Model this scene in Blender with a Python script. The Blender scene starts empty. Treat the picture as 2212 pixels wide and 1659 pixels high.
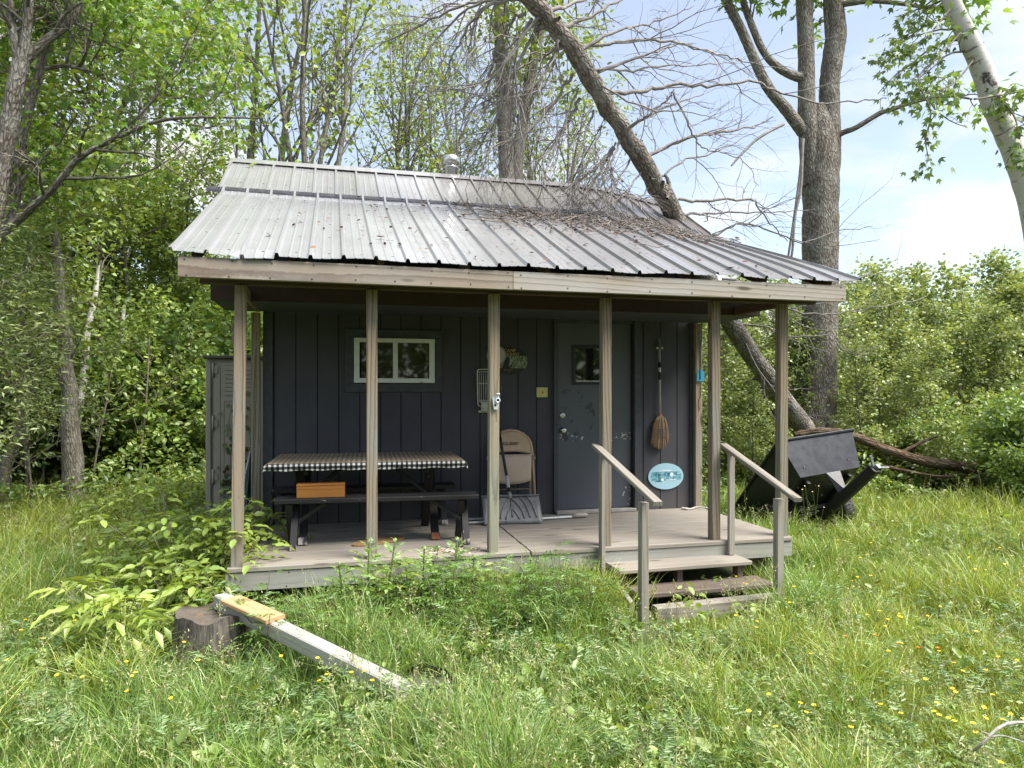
import bpy, math, random
import numpy as np
from mathutils import Vector, Matrix, Euler, Quaternion

SC = bpy.context.scene
COL = SC.collection
R = math.radians
V = Vector
random.seed(7)

# ------------------------------------------------------------------ camera
CAM_Z = 1.76
YAW = R(14.1)
F_PX = 1534.0
def at(x, y, Y):
    """point on the vertical plane Y metres in front, seen at (x, y) of a 2212 px wide picture"""
    a = (x - 1106.0) / F_PX
    b = (845.0 - y) / F_PX
    c, s = math.cos(YAW), math.sin(YAW)
    rx, ry = a * c + s, -a * s + c
    t = Y / ry
    return V((rx * t, Y, CAM_Z + b * t))
def atz(x, y, z):
    a = (x - 1106.0) / F_PX
    b = (845.0 - y) / F_PX
    c, s = math.cos(YAW), math.sin(YAW)
    t = (z - CAM_Z) / b
    return V(((a * c + s) * t, (-a * s + c) * t, z))

cam = bpy.data.cameras.new('camera')
cam.sensor_width = 36.0
cam.lens = 36.0 * F_PX / 2212.0
cam.shift_y = 15.5 / 2212.0
cam.clip_start = 0.05
cam.clip_end = 3000
camo = bpy.data.objects.new('camera', cam)
camo.location = (0, 0, CAM_Z)
camo.rotation_euler = (R(90), 0, -YAW)
COL.objects.link(camo)
SC.camera = camo

# ------------------------------------------------------------------ tagging
def tag(o, label=None, cat=None, group=None, kind=None):
    if label: o['label'] = label
    if cat: o['category'] = cat
    if group: o['group'] = group
    if kind: o['kind'] = kind
    return o
def empty(name, loc, label, cat, group=None, rz=0.0):
    o = bpy.data.objects.new(name, None)
    COL.objects.link(o)
    o.location = loc
    o.rotation_euler = (0, 0, rz)
    o.empty_display_size = 0.1
    return tag(o, label, cat, group)
def link(name, me, parent=None):
    o = bpy.data.objects.new(name, me)
    COL.objects.link(o)
    if parent is not None:
        o.parent = parent
    return o
def copy_tree(o, parent=None):
    c = o.copy()
    COL.objects.link(c)
    if parent is not None:
        c.parent = parent
    for ch in list(o.children):
        copy_tree(ch, c)
    return c

# ------------------------------------------------------------------ materials
class NT:
    def __init__(self, name):
        self.m = bpy.data.materials.new(name)
        self.m.use_nodes = True
        self.t = self.m.node_tree
        self.t.nodes.clear()
        self.out = self.t.nodes.new('ShaderNodeOutputMaterial')
    def n(self, typ, props=None, **inp):
        nd = self.t.nodes.new(typ)
        for k, v in (props or {}).items():
            setattr(nd, k, v)
        for k, v in inp.items():
            self.set(nd, k, v)
        return nd
    def set(self, nd, k, v):
        key = int(k[1:]) if (k[0] == 'i' and k[1:].isdigit()) else k.replace('_', ' ')
        s = nd.inputs[key]
        if isinstance(v, bpy.types.NodeSocket):
            self.t.links.new(v, s)
        elif isinstance(v, bpy.types.Node):
            self.t.links.new(v.outputs[0], s)
        else:
            if hasattr(s.default_value, '__len__') and len(s.default_value) == 4 and len(v) == 3:
                v = (*v, 1)
            s.default_value = v
    def math(self, op, a, b=0.0, c=None, clamp=False):
        kw = dict(i0=a, i1=b)
        if c is not None: kw['i2'] = c
        return self.n('ShaderNodeMath', dict(operation=op, use_clamp=clamp), **kw).outputs[0]
    def vmul(self, v, s):
        return self.n('ShaderNodeVectorMath', dict(operation='MULTIPLY'), i0=v, i1=s).outputs[0]
    def mix(self, f, a, b, mode='MIX'):
        nd = self.t.nodes.new('ShaderNodeMix')
        nd.data_type = 'RGBA'
        nd.blend_type = mode
        for i, v in ((0, f), (6, a), (7, b)):
            s = nd.inputs[i]
            if isinstance(v, bpy.types.NodeSocket): self.t.links.new(v, s)
            elif i == 0: s.default_value = v
            else: s.default_value = (*v, 1) if len(v) == 3 else v
        return nd.outputs[2]
    def ramp(self, f, stops, interp='LINEAR'):
        nd = self.t.nodes.new('ShaderNodeValToRGB')
        nd.color_ramp.interpolation = interp
        e = nd.color_ramp.elements
        while len(e) < len(stops): e.new(0.5)
        for el, (p, c) in zip(e, stops):
            el.position = p
            c = (c, c, c) if isinstance(c, (int, float)) else c
            el.color = (*c, 1)
        self.t.links.new(f, nd.inputs[0])
        return nd.outputs[0]
    def attr(self, name, out='Vector'):
        nd = self.n('ShaderNodeAttribute', dict(attribute_name=name))
        return nd.outputs[out]
    def noise(self, vec, scale, detail=3.0, rough=0.55, dist=0.0, out=0):
        nd = self.n('ShaderNodeTexNoise', None, Vector=vec, Scale=scale, Detail=detail, Roughness=rough, Distortion=dist)
        return nd.outputs[out]
    def bump(self, h, strength=0.3, dist=0.01):
        return self.n('ShaderNodeBump', None, Height=h, Strength=strength, Distance=dist).outputs[0]
    def bsdf(self, **inp):
        b = self.n('ShaderNodeBsdfPrincipled', None, **inp)
        self.t.links.new(b.outputs[0], self.out.inputs[0])
        return b
    def objco(self):
        return self.n('ShaderNodeTexCoord').outputs['Object']
    def rnd(self):
        return self.n('ShaderNodeObjectInfo').outputs['Random']
    def geo(self):
        return self.n('ShaderNodeNewGeometry').outputs['Position']

def m_plain(name, col, rough=0.6, metal=0.0, var=0.25, scale=14.0, bump=0.15, spec=0.5):
    t = NT(name)
    co = t.objco()
    n = t.noise(co, scale, 4)
    c = t.mix(t.ramp(n, [(0.3, 0.0), (0.7, 1.0)]), tuple(x * (1 - var) for x in col), tuple(min(1, x * (1 + var)) for x in col))
    b = t.bsdf(Base_Color=c, Roughness=t.math('MULTIPLY_ADD', n, 0.25, rough - 0.12), Metallic=metal)
    b.inputs['Specular IOR Level'].default_value = spec
    if bump:
        t.set(b, 'Normal', t.bump(t.noise(co, scale * 8, 3), bump, 0.004))
    return t.m

def m_wood(name, light, dark, grey=(0.36, 0.35, 0.33), weather=0.5, ring=14.0, contrast=0.6, rough=0.8, knots=True, var=0.25, zfade=None):
    """weathered softwood: growth rings cut lengthwise, fibres, knots, grey weathering"""
    t = NT(name)
    bc = t.attr('bc')
    warp = t.noise(t.vmul(bc, (1.1, 5.0, 5.0)), 1.0, 2, 0.5, out=1)
    wv = t.n('ShaderNodeVectorMath', dict(operation='SUBTRACT'), i0=warp, i1=(0.5, 0.5, 0.5)).outputs[0]
    wv = t.vmul(wv, (0.0, 0.045, 0.045))
    p = t.n('ShaderNodeVectorMath', dict(operation='ADD'), i0=bc, i1=wv).outputs[0]
    wave = t.n('ShaderNodeTexWave', dict(wave_type='RINGS', rings_direction='X', wave_profile='SAW'), Vector=p, Scale=ring, Distortion=0.6, Detail=1.0, Detail_Scale=3.0).outputs['Fac']
    late = t.ramp(wave, [(0.0, 0.0), (0.55, 0.15), (0.9, 1.0), (1.0, 0.2)])
    fib = t.noise(t.vmul(bc, (3.0, 150.0, 150.0)), 1.0, 3, 0.6)
    big = t.noise(t.vmul(bc, (1.6, 7.0, 7.0)), 1.0, 3, 0.55)
    c = t.mix(t.math('MULTIPLY', late, contrast), light, dark)
    c = t.mix(t.math('MULTIPLY', t.ramp(fib, [(0.35, 0.0), (0.75, 1.0)]), 0.35), c, tuple(x * 0.55 for x in dark))
    wf = t.math('MULTIPLY', t.ramp(big, [(0.3, 0.15), (0.68, 1.0)]), weather)
    if zfade:      # rain-washed low down, still tan under the eaves
        zz = t.n('ShaderNodeSeparateXYZ', None, Vector=t.geo()).outputs[2]
        wf = t.math('MULTIPLY', wf, t.n('ShaderNodeMapRange', None, i0=zz, i1=zfade[0], i2=zfade[1], i3=1.0, i4=0.25).outputs[0])
    gc = t.mix(t.math('MULTIPLY', late, contrast * 0.8), grey, tuple(x * 0.5 for x in grey))
    c = t.mix(wf, c, gc)
    if knots:
        vn = t.n('ShaderNodeTexVoronoi', dict(feature='F1'), Vector=t.vmul(bc, (2.2, 9.0, 9.0)), Scale=1.0, Randomness=1.0)
        kf = t.ramp(vn.outputs['Distance'], [(0.10, 1.0), (0.2, 0.0)])
        sel = t.math('GREATER_THAN', t.n('ShaderNodeSeparateColor', None, Color=vn.outputs['Color']).outputs[0], 0.62)
        kf = t.math('MULTIPLY', kf, sel)
        c = t.mix(t.math('MULTIPLY', kf, 0.8), c, tuple(x * 0.4 for x in dark))
    rv = t.math('MULTIPLY_ADD', t.rnd(), var, 1.0 - var * 0.5)
    hs = t.n('ShaderNodeHueSaturation', None, Color=c, Value=rv, Saturation=1.0)
    b = t.bsdf(Base_Color=hs.outputs[0], Roughness=rough)
    b.inputs['Specular IOR Level'].default_value = 0.25
    h = t.math('ADD', t.math('MULTIPLY', fib, 0.6), t.math('MULTIPLY', late, -0.4))
    t.set(b, 'Normal', t.bump(h, 0.45, 0.003))
    return t.m

def m_bark(name, c1, c2, lichen=(0.34, 0.36, 0.31), lich=0.35, stretch=(2.2, 22.0, 22.0), bump=0.8, plates=0.42):
    """ridged bark: long cracked plates, finer fissures, lichen patches"""
    t = NT(name)
    bc = t.attr('bc')
    w_ = t.noise(t.vmul(bc, (6.0, 10.0, 10.0)), 1.0, 3, 0.6, out=1)
    p = t.n('ShaderNodeVectorMath', dict(operation='MULTIPLY_ADD'), i0=w_, i1=(0.09, 0.05, 0.05), i2=bc).outputs[0]
    vo = t.n('ShaderNodeTexVoronoi', dict(feature='DISTANCE_TO_EDGE'), Vector=t.vmul(p, tuple(x * (3.0 if i == 0 else 1.7) for i, x in enumerate(stretch))), Scale=1.0)
    crack = t.ramp(vo.outputs['Distance'], [(0.0, 0.0), (0.26, 1.0)])
    n = t.noise(t.vmul(p, tuple(x * 1.6 for x in stretch)), 1.0, 5, 0.65, 0.3)
    h = t.math('ADD', t.math('MULTIPLY', crack, plates), t.math('MULTIPLY', n, 1.0 - plates * 0.5))
    n2 = t.noise(t.vmul(bc, (3.5, 6.0, 6.0)), 1.0, 5, 0.68)
    c = t.mix(t.ramp(h, [(0.30, 0.0), (0.95, 1.0)]), c1, c2)
    c = t.mix(t.math('MULTIPLY', t.ramp(n2, [(0.50, 0.0), (0.60, 1.0)]), lich), c, lichen)
    b = t.bsdf(Base_Color=c, Roughness=0.92)
    b.inputs['Specular IOR Level'].default_value = 0.15
    t.set(b, 'Normal', t.bump(h, bump, 0.035))
    return t.m

def m_foliage(name, trans=0.40, gloss=0.05, sat=1.0, objvar=0.3):
    """leaf tissue: reads each leaf's own colour, lets some light through"""
    t = NT(name)
    c = t.attr('col', 'Color')
    rv = t.math('MULTIPLY_ADD', t.rnd(), objvar, 1.0 - objvar * 0.5)
    c = t.n('ShaderNodeHueSaturation', None, Color=c, Value=t.math('MULTIPLY', rv, 1.7), Saturation=sat).outputs[0]
    d = t.n('ShaderNodeBsdfDiffuse', None, Color=c)
    tc = t.mix(1.0, c, (1.25, 1.15, 0.55), 'MULTIPLY')
    tr = t.n('ShaderNodeBsdfTranslucent', None, Color=tc)
    mx = t.n('ShaderNodeMixShader', None, i0=trans, i1=d, i2=tr)
    gl = t.n('ShaderNodeBsdfGlossy', None, Roughness=0.42, Color=(0.9, 0.95, 0.9))
    mx2 = t.n('ShaderNodeMixShader', None, i0=gloss, i1=mx, i2=gl)
    t.t.links.new(mx2.outputs[0], t.out.inputs[0])
    return t.m

# ------------------------------------------------------------------ mesh builder for hard things
def frame(d, up=V((0, 0, 1))):
    d = d.normalized()
    if abs(d.dot(up)) > 0.98:
        up = V((0, 1, 0))
    s = d.cross(up).normalized()
    u = s.cross(d).normalized()
    return d, s, u

class MB:
    def __init__(self):
        self.v, self.f, self.bc, self.mi, self.sm = [], [], [], [], []
    def add(self, vs, fs, bc=None, mi=0, smooth=False):
        o = len(self.v)
        self.v += [tuple(p) for p in vs]
        self.bc += [tuple(b) for b in (bc if bc is not None else vs)]
        for f in fs:
            self.f.append([i + o for i in f])
            self.mi.append(mi)
            self.sm.append(smooth)
        return self
    def bar(self, p0, p1, w, h, up=V((0, 0, 1)), ch=0.004, mi=0, ends=None):
        """rectangular stick from p0 to p1, w across, h along up, edges eased"""
        p0, p1 = V(p0), V(p1)
        d, s, u = frame(p1 - p0, V(up))
        L = (p1 - p0).length
        a, b = w / 2, h / 2
        ch = min(ch, a * 0.45, b * 0.45)
        prof = [(-a + ch, -b), (a - ch, -b), (a, -b + ch), (a, b - ch), (a - ch, b), (-a + ch, b), (-a, b - ch), (-a, -b + ch)]
        off = V((random.uniform(0, 30), 0, 0))
        ang = random.uniform(0, 6.28)
        rad = random.uniform(0.03, 0.10)
        ox, oz = math.cos(ang) * rad, math.sin(ang) * rad
        ty, tz = random.uniform(-0.03, 0.03), random.uniform(-0.03, 0.03)
        vs, bc = [], []
        for q, l in ((p0, 0.0), (p1, L)):
            for x, z in prof:
                vs.append(q + s * x + u * z)
                bc.append((off.x + l, ox + x + ty * l, oz + z + tz * l))
        fs = [[i, (i + 1) % 8, (i + 1) % 8 + 8, i + 8] for i in range(8)]
        fs += [list(range(7, -1, -1)), list(range(8, 16))]
        return self.add(vs, fs, bc, mi)
    def box(self, c, sz, mi=0, ch=0.003, M=None):
        """box centred at c; its longest side carries the grain"""
        c = V(c)
        k = max(range(3), key=lambda i: sz[i])
        d = V((0, 0, 0)); d[k] = sz[k] / 2
        rest = [i for i in range(3) if i != k]
        up = V((0, 0, 0)); up[rest[1]] = 1
        n0 = len(self.v)
        self.bar(c - d, c + d, sz[rest[0]], sz[rest[1]], up, ch, mi)
        if M is not None:
            for i in range(n0, len(self.v)):
                self.v[i] = tuple(M @ V(self.v[i]))
        return self
    def tube(self, pts, rad, n=8, mi=0, cap=True, smooth=True):
        pts = [V(p) for p in pts]
        if isinstance(rad, (int, float)): rad = [rad] * len(pts)
        vs, bc, fs = [], [], []
        off = random.uniform(0, 30)
        l = 0.0
        s = None
        for i, p in enumerate(pts):
            d = (pts[min(i + 1, len(pts) - 1)] - pts[max(i - 1, 0)])
            if d.length < 1e-9: d = V((0, 0, 1))
            d.normalize()
            if s is None:
                s = frame(d)[1]
            s = (s - d * s.dot(d)).normalized()
            u = s.cross(d)
            if i: l += (p - pts[i - 1]).length
            for j in range(n):
                a = 2 * math.pi * j / n
                q = s * math.cos(a) * rad[i] + u * math.sin(a) * rad[i]
                vs.append(p + q)
                bc.append((off + l, math.cos(a) * rad[i], math.sin(a) * rad[i]))
        for i in range(len(pts) - 1):
            for j in range(n):
                fs.append([i * n + j, i * n + (j + 1) % n, (i + 1) * n + (j + 1) % n, (i + 1) * n + j])
        self.add(vs, fs, bc, mi, smooth)
        if cap:
            k = len(self.v) - len(vs)
            self.f.append([k + j for j in range(n - 1, -1, -1)]); self.mi.append(mi); self.sm.append(False)
            self.f.append([len(self.v) - n + j for j in range(n)]); self.mi.append(mi); self.sm.append(False)
        return self
    def lathe(self, prof, n=20, M=None, mi=0, smooth=True):
        """revolve (radius, height) pairs about z"""
        vs, fs = [], []
        for r, z in prof:
            for j in range(n):
                a = 2 * math.pi * j / n
                vs.append(V((r * math.cos(a), r * math.sin(a), z)))
        if M is not None: vs = [M @ p for p in vs]
        for i in range(len(prof) - 1):
            for j in range(n):
                fs.append([i * n + j, i * n + (j + 1) % n, (i + 1) * n + (j + 1) % n, (i + 1) * n + j])
        return self.add(vs, fs, None, mi, smooth)
    def prism(self, outline, t, M=None, mi=0):
        """outline in xz, thickness t along y (front face at y=0)"""
        n = len(outline)
        vs = [V((x, 0, z)) for x, z in outline] + [V((x, t, z)) for x, z in outline]
        if M is not None: vs = [M @ p for p in vs]
        fs = [list(range(n)), list(range(2 * n - 1, n - 1, -1))]
        fs += [[i + n, (i + 1) % n + n, (i + 1) % n, i] for i in range(n)]
        bc = [(v.x + 3.0, v.y, v.z) for v in vs]
        return self.add(vs, fs, bc, mi)
    def build(self, name, mats, parent=None):
        me = bpy.data.meshes.new(name)
        me.from_pydata(self.v, [], self.f)
        if not isinstance(mats, (list, tuple)): mats = [mats]
        for m in mats: me.materials.append(m)
        me.polygons.foreach_set('material_index', self.mi)
        me.polygons.foreach_set('use_smooth', self.sm)
        a = me.attributes.new('bc', 'FLOAT_VECTOR', 'POINT')
        a.data.foreach_set('vector', np.array(self.bc, dtype=np.float32).ravel())
        me.update()
        return link(name, me, parent)
def rel(o, root):
    """parent o to root keeping the world coordinates its mesh was written in"""
    o.parent = root
    o.matrix_parent_inverse = Matrix.LocRotScale(root.location, root.rotation_euler, None).inverted()
    return o

# ------------------------------------------------------------------ numpy meshes for plants
class Blk:
    """growing store of many small faces with a colour each"""
    def __init__(self):
        self.v, self.c, self.bc, self.loops, self.tot, self.mi = [], [], [], [], [], []
        self.n = 0
    def add(self, verts, faces, col, mi=0, bc=None):
        verts = np.asarray(verts, dtype=np.float32).reshape(-1, 3)
        faces = np.asarray(faces, dtype=np.int64)
        self.v.append(verts)
        c = np.broadcast_to(np.asarray(col, dtype=np.float32), (len(verts), 3))
        self.c.append(c)
        self.bc.append(verts if bc is None else np.asarray(bc, dtype=np.float32))
        self.loops.append((faces + self.n).ravel())
        self.tot.append(np.full(len(faces), faces.shape[1], dtype=np.int32))
        self.mi.append(np.full(len(faces), mi, dtype=np.int32))
        self.n += len(verts)
    def mesh(self, name, mats):
        me = bpy.data.meshes.new(name)
        v = np.concatenate(self.v)
        lp = np.concatenate(self.loops).astype(np.int32)
        tt = np.concatenate(self.tot)
        me.vertices.add(len(v))
        me.vertices.foreach_set('co', v.ravel())
        me.loops.add(len(lp))
        me.loops.foreach_set('vertex_index', lp)
        me.polygons.add(len(tt))
        st = np.zeros(len(tt), dtype=np.int32)
        st[1:] = np.cumsum(tt)[:-1]
        me.polygons.foreach_set('loop_start', st)
        me.polygons.foreach_set('material_index', np.concatenate(self.mi))
        a = me.attributes.new('col', 'FLOAT_COLOR', 'POINT')
        c = np.concatenate(self.c)
        a.data.foreach_set('color', np.concatenate([c, np.ones((len(c), 1), dtype=np.float32)], 1).ravel())
        b = me.attributes.new('bc', 'FLOAT_VECTOR', 'POINT')
        b.data.foreach_set('vector', np.concatenate(self.bc).astype(np.float32).ravel())
        for m in (mats if isinstance(mats, (list, tuple)) else [mats]):
            me.materials.append(m)
        me.update(calc_edges=True)
        me.validate()
        return me

def nrm(a):
    return a / np.maximum(np.linalg.norm(a, axis=-1, keepdims=True), 1e-9)

LEAF = {
    # verts (along, across, up) and faces
    'lance': (np.array([(0, 0, 0), (.38, .16, .05), (1, 0, -.12), (.38, -.16, .05)]), [(0, 1, 2), (0, 2, 3)], 3),
    'oval': (np.array([(0, 0, 0), (.3, .27, .05), (.7, .22, .02), (1, 0, -.1), (.7, -.22, .02), (.3, -.27, .05)]), [(0, 1, 2, 3), (0, 3, 4, 5)], 4),
    'round': (np.array([(0, 0, 0), (.22, .38, .04), (.66, .36, .02), (1, 0, -.06), (.66, -.36, .02), (.22, -.38, .04)]), [(0, 1, 2, 3), (0, 3, 4, 5)], 4),
    'maple': (np.array([(0, 0, 0), (.12, .34, .02), (.62, .56, -.1), (.48, .17, .03), (1, 0, -.14), (.48, -.17, .03), (.62, -.56, -.1), (.12, -.34, .02)]),
              [(0, 1, 2, 3), (0, 3, 4, 5), (0, 5, 6, 7)], 4),
}
def leaves(B, P, D, N, size, col, kind='oval', mi=0, width=1.0):
    P = np.asarray(P, float); n = len(P)
    if n == 0: return
    D = nrm(np.asarray(D, float)); N = np.asarray(N, float)
    W = nrm(np.cross(N, D)); N = np.cross(D, W)
    tv, tf, k = LEAF[kind]
    s = np.broadcast_to(np.asarray(size, float), (n,))[:, None, None]
    v = P[:, None, :] + s * (tv[None, :, 0:1] * D[:, None, :] + width * tv[None, :, 1:2] * W[:, None, :] + tv[None, :, 2:3] * N[:, None, :])
    m = len(tv)
    f = (np.arange(n)[:, None, None] * m + np.array(tf)[None]).reshape(-1, k)
    c = np.repeat(np.broadcast_to(np.asarray(col, float), (n, 3)), m, axis=0)
    B.add(v.reshape(-1, 3), f, c, mi)

def palette(rng, n, cols, jit=0.18):
    cols = np.array(cols, float)
    i = rng.integers(0, len(cols), n); j = rng.integers(0, len(cols), n)
    t = rng.random((n, 1))
    c = cols[i] * t + cols[j] * (1 - t)
    return np.clip(c * (1 + jit * rng.standard_normal((n, 1))), 0.004, 0.9)

def ntube(B, pts, rad, sides, mi=0, col=(0.1, 0.1, 0.1), off=0.0):
    """bark tube along numpy points"""
    pts = np.asarray(pts, float); n = len(pts)
    d = nrm(np.gradient(pts, axis=0))
    ref = np.array([0.31, 0.17, 0.93]) if abs(d[0, 2]) < 0.9 else np.array([0.9, 0.3, 0.1])
    s = nrm(np.cross(d, ref)); u = np.cross(s, d)
    a = np.arange(sides) * 2 * np.pi / sides
    r = np.asarray(rad, float)[:, None, None]
    ca, sa = np.cos(a)[None, :, None], np.sin(a)[None, :, None]
    v = pts[:, None, :] + r * (ca * s[:, None, :] + sa * u[:, None, :])
    l = np.concatenate([[0], np.cumsum(np.linalg.norm(np.diff(pts, axis=0), axis=1))])
    bc = np.concatenate([np.broadcast_to((l + off)[:, None, None], (n, sides, 1)), r * ca + 0 * r, r * sa + 0 * r], 2)
    i = np.arange(n - 1)[:, None] * sides
    j = np.arange(sides)[None, :]
    k = (j + 1) % sides
    f = np.stack([i + j, i + k, i + sides + k, i + sides + j], -1).reshape(-1, 4)
    B.add(v.reshape(-1, 3), f, col, mi, bc.reshape(-1, 3))

def spline(pts, per=6):
    """Catmull-Rom through the points"""
    p = np.array([tuple(q) for q in pts], float)
    p = np.concatenate([[2 * p[0] - p[1]], p, [2 * p[-1] - p[-2]]])
    out = []
    for i in range(1, len(p) - 2):
        t = np.linspace(0, 1, per, endpoint=False)[:, None]
        a, b, c, d = p[i - 1], p[i], p[i + 1], p[i + 2]
        out.append(0.5 * ((2 * b) + (c - a) * t + (2 * a - 5 * b + 4 * c - d) * t ** 2 + (3 * b - a - 3 * c + d) * t ** 3))
    out.append(p[-2][None])
    return np.concatenate(out)

def rperp(rng, d):
    r = rng.standard_normal(3)
    r -= d * r.dot(d)
    return r / (np.linalg.norm(r) + 1e-9)

def limb(rng, p, d, L, r0, r1, segs, wob=0.12, grav=0.0):
    """one wandering branch"""
    pts = [np.array(p, float)]
    d = np.array(d, float); d /= np.linalg.norm(d)
    for i in range(segs):
        d = d + wob * rng.standard_normal(3) + np.array([0, 0, grav])
        d /= np.linalg.norm(d)
        pts.append(pts[-1] + d * L / segs)
    return np.array(pts), np.linspace(r0, r1, segs + 1)

def sprout(rng, B, pts, rad, lvl, S, sites, t0=0.2):
    """side branches of a limb, then of those; the last level collects leaf sites"""
    nch = S['n'][lvl]
    L = np.linalg.norm(np.diff(pts, axis=0), axis=1).sum()
    last = lvl == len(S['n']) - 1
    for k in range(nch):
        t = t0 + (1 - t0) * (k + rng.random()) / nch
        x = t * (len(pts) - 1); i = min(int(x), len(pts) - 2); fr = x - i
        p = pts[i] * (1 - fr) + pts[i + 1] * fr
        d = pts[i + 1] - pts[i]; d /= np.linalg.norm(d) + 1e-9
        ang = S['ang'][lvl] * (0.75 + 0.5 * rng.random())
        dd = d * math.cos(ang) + rperp(rng, d) * math.sin(ang) + np.array([0, 0, S.get('up', 0.0)])
        ln = (S['len'][lvl] if S.get('abs') else L * S['len'][lvl]) * (0.6 + 0.7 * rng.random()) * (1.15 - 0.55 * t if S.get('taper', True) else 1)
        r0 = min(rad[i] * 0.6, S['rad'][lvl])
        q, rr = limb(rng, p, dd, ln, r0, r0 * 0.35, S['seg'][lvl], S.get('wob', 0.14), S.get('grav', 0.0))
        ntube(B, q, rr, 3 if last else (4 if lvl else 6), 0, off=rng.random() * 20)
        if last:
            sites.append(q)
        else:
            sprout(rng, B, q, rr, lvl + 1, S, sites, 0.15)

def leaf_cloud(rng, sites, per, spread, droop=0.35):
    """leaf stations around the twigs"""
    P, D = [], []
    for q in sites:
        k = rng.poisson(per)
        if k == 0: continue
        t = rng.random(k) ** 0.7 * (len(q) - 1)
        i = np.minimum(t.astype(int), len(q) - 2); f = (t - i)[:, None]
        p = q[i] * (1 - f) + q[i + 1] * f
        o = rng.standard_normal((k, 3)); o[:, 2] *= 0.7
        P.append(p + o * spread * rng.random((k, 1)))
        D.append(o + nrm(q[i + 1] - q[i]) * 0.6 + np.array([0, 0, -droop]))
    if not P: return np.zeros((0, 3)), np.zeros((0, 3)), np.zeros((0, 3))
    P = np.concatenate(P); D = np.concatenate(D)
    N = np.array([0, 0, 1.0]) + 0.75 * rng.standard_normal(P.shape)
    return P, D, N
# ------------------------------------------------------------------ palette of materials
POST_A = m_wood('post_wood', (0.33, 0.245, 0.16), (0.10, 0.065, 0.04), (0.255, 0.245, 0.215), 1.0, 13, 0.95, zfade=(1.3, 2.5))
POST_G = m_wood('treated_post_wood', (0.33, 0.255, 0.17), (0.12, 0.08, 0.05), (0.24, 0.26, 0.21), 1.0, 13, 0.85, zfade=(1.2, 2.2))
FASCIA_B = m_wood('fascia_wood_brown', (0.34, 0.26, 0.195), (0.13, 0.08, 0.055), (0.33, 0.305, 0.275), 0.75, 9, 0.85)
FASCIA_P = m_wood('fascia_wood_pale', (0.42, 0.36, 0.29), (0.19, 0.13, 0.085), (0.41, 0.395, 0.37), 0.85, 8, 0.75)
RAILW = m_wood('grey_rail_wood', (0.30, 0.27, 0.225), (0.14, 0.12, 0.095), (0.30, 0.285, 0.255), 0.85, 12, 0.7)
DECK = m_wood('deck_wood', (0.31, 0.27, 0.225), (0.185, 0.15, 0.12), (0.30, 0.28, 0.25), 0.85, 12, 0.5, var=0.12)
SKIRT = m_wood('skirt_wood', (0.310, 0.297, 0.257), (0.198, 0.178, 0.145), (0.310, 0.323, 0.304), 0.9, 8, 0.3)
STEP_D = m_wood('old_step_wood', (0.168, 0.119, 0.091), (0.070, 0.049, 0.035), (0.175, 0.150, 0.133), 0.7, 12, 0.6)
GREYW = m_wood('silver_timber', (0.37, 0.355, 0.325), (0.20, 0.185, 0.165), (0.40, 0.395, 0.375), 0.9, 9, 0.45)
FRESH = m_wood('fresh_board', (0.52, 0.335, 0.185), (0.36, 0.19, 0.085), (0.53, 0.35, 0.20), 0.05, 16, 0.5, 0.6, False)
BOXW = m_wood('stained_box_wood', (0.46, 0.19, 0.045), (0.24, 0.085, 0.018), (0.36, 0.165, 0.05), 0.5, 14, 0.75, 0.5)
DARKW = m_wood('dark_framing_wood', (0.14, 0.09, 0.06), (0.06, 0.04, 0.03), (0.10, 0.08, 0.07), 0.4, 12, 0.5)
BROWNP = m_plain('brown_paint', (0.045, 0.022, 0.016), 0.7)

def m_siding():
    t = NT('slate_blue_siding_paint')
    co = t.objco()
    grain = t.noise(t.vmul(co, (160.0, 160.0, 5.0)), 1.0, 4, 0.65)
    blot = t.noise(co, 3.0, 4, 0.6)
    c = t.mix(blot, (0.050, 0.049, 0.060), (0.079, 0.077, 0.089))
    c = t.mix(t.math('MULTIPLY', t.ramp(grain, [(0.62, 0.0), (0.8, 1.0)]), 0.35), c, (0.12, 0.12, 0.13))
    s_ = t.n('ShaderNodeSeparateXYZ', None, Vector=co)
    spl = t.math('MULTIPLY', t.ramp(t.math('ADD', s_.outputs[2], t.math('MULTIPLY', blot, 0.4)), [(0.70, 1.0), (0.95, 0.0)]), 0.35)
    c = t.mix(spl, c, (0.13, 0.12, 0.10))
    run = t.ramp(t.noise(t.vmul(co, (9.0, 9.0, 0.5)), 1.0, 4, 0.6), [(0.55, 0.0), (0.75, 1.0)])
    c = t.mix(t.math('MULTIPLY', run, 0.35), c, (0.075, 0.077, 0.085))
    b = t.bsdf(Base_Color=c, Roughness=0.72)
    b.inputs['Specular IOR Level'].default_value = 0.3
    t.set(b, 'Normal', t.bump(grain, 0.5, 0.003))
    return t.m
SIDING = m_siding()
GROOVE = m_plain('siding_groove', (0.012, 0.013, 0.018), 0.9, bump=0)

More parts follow.
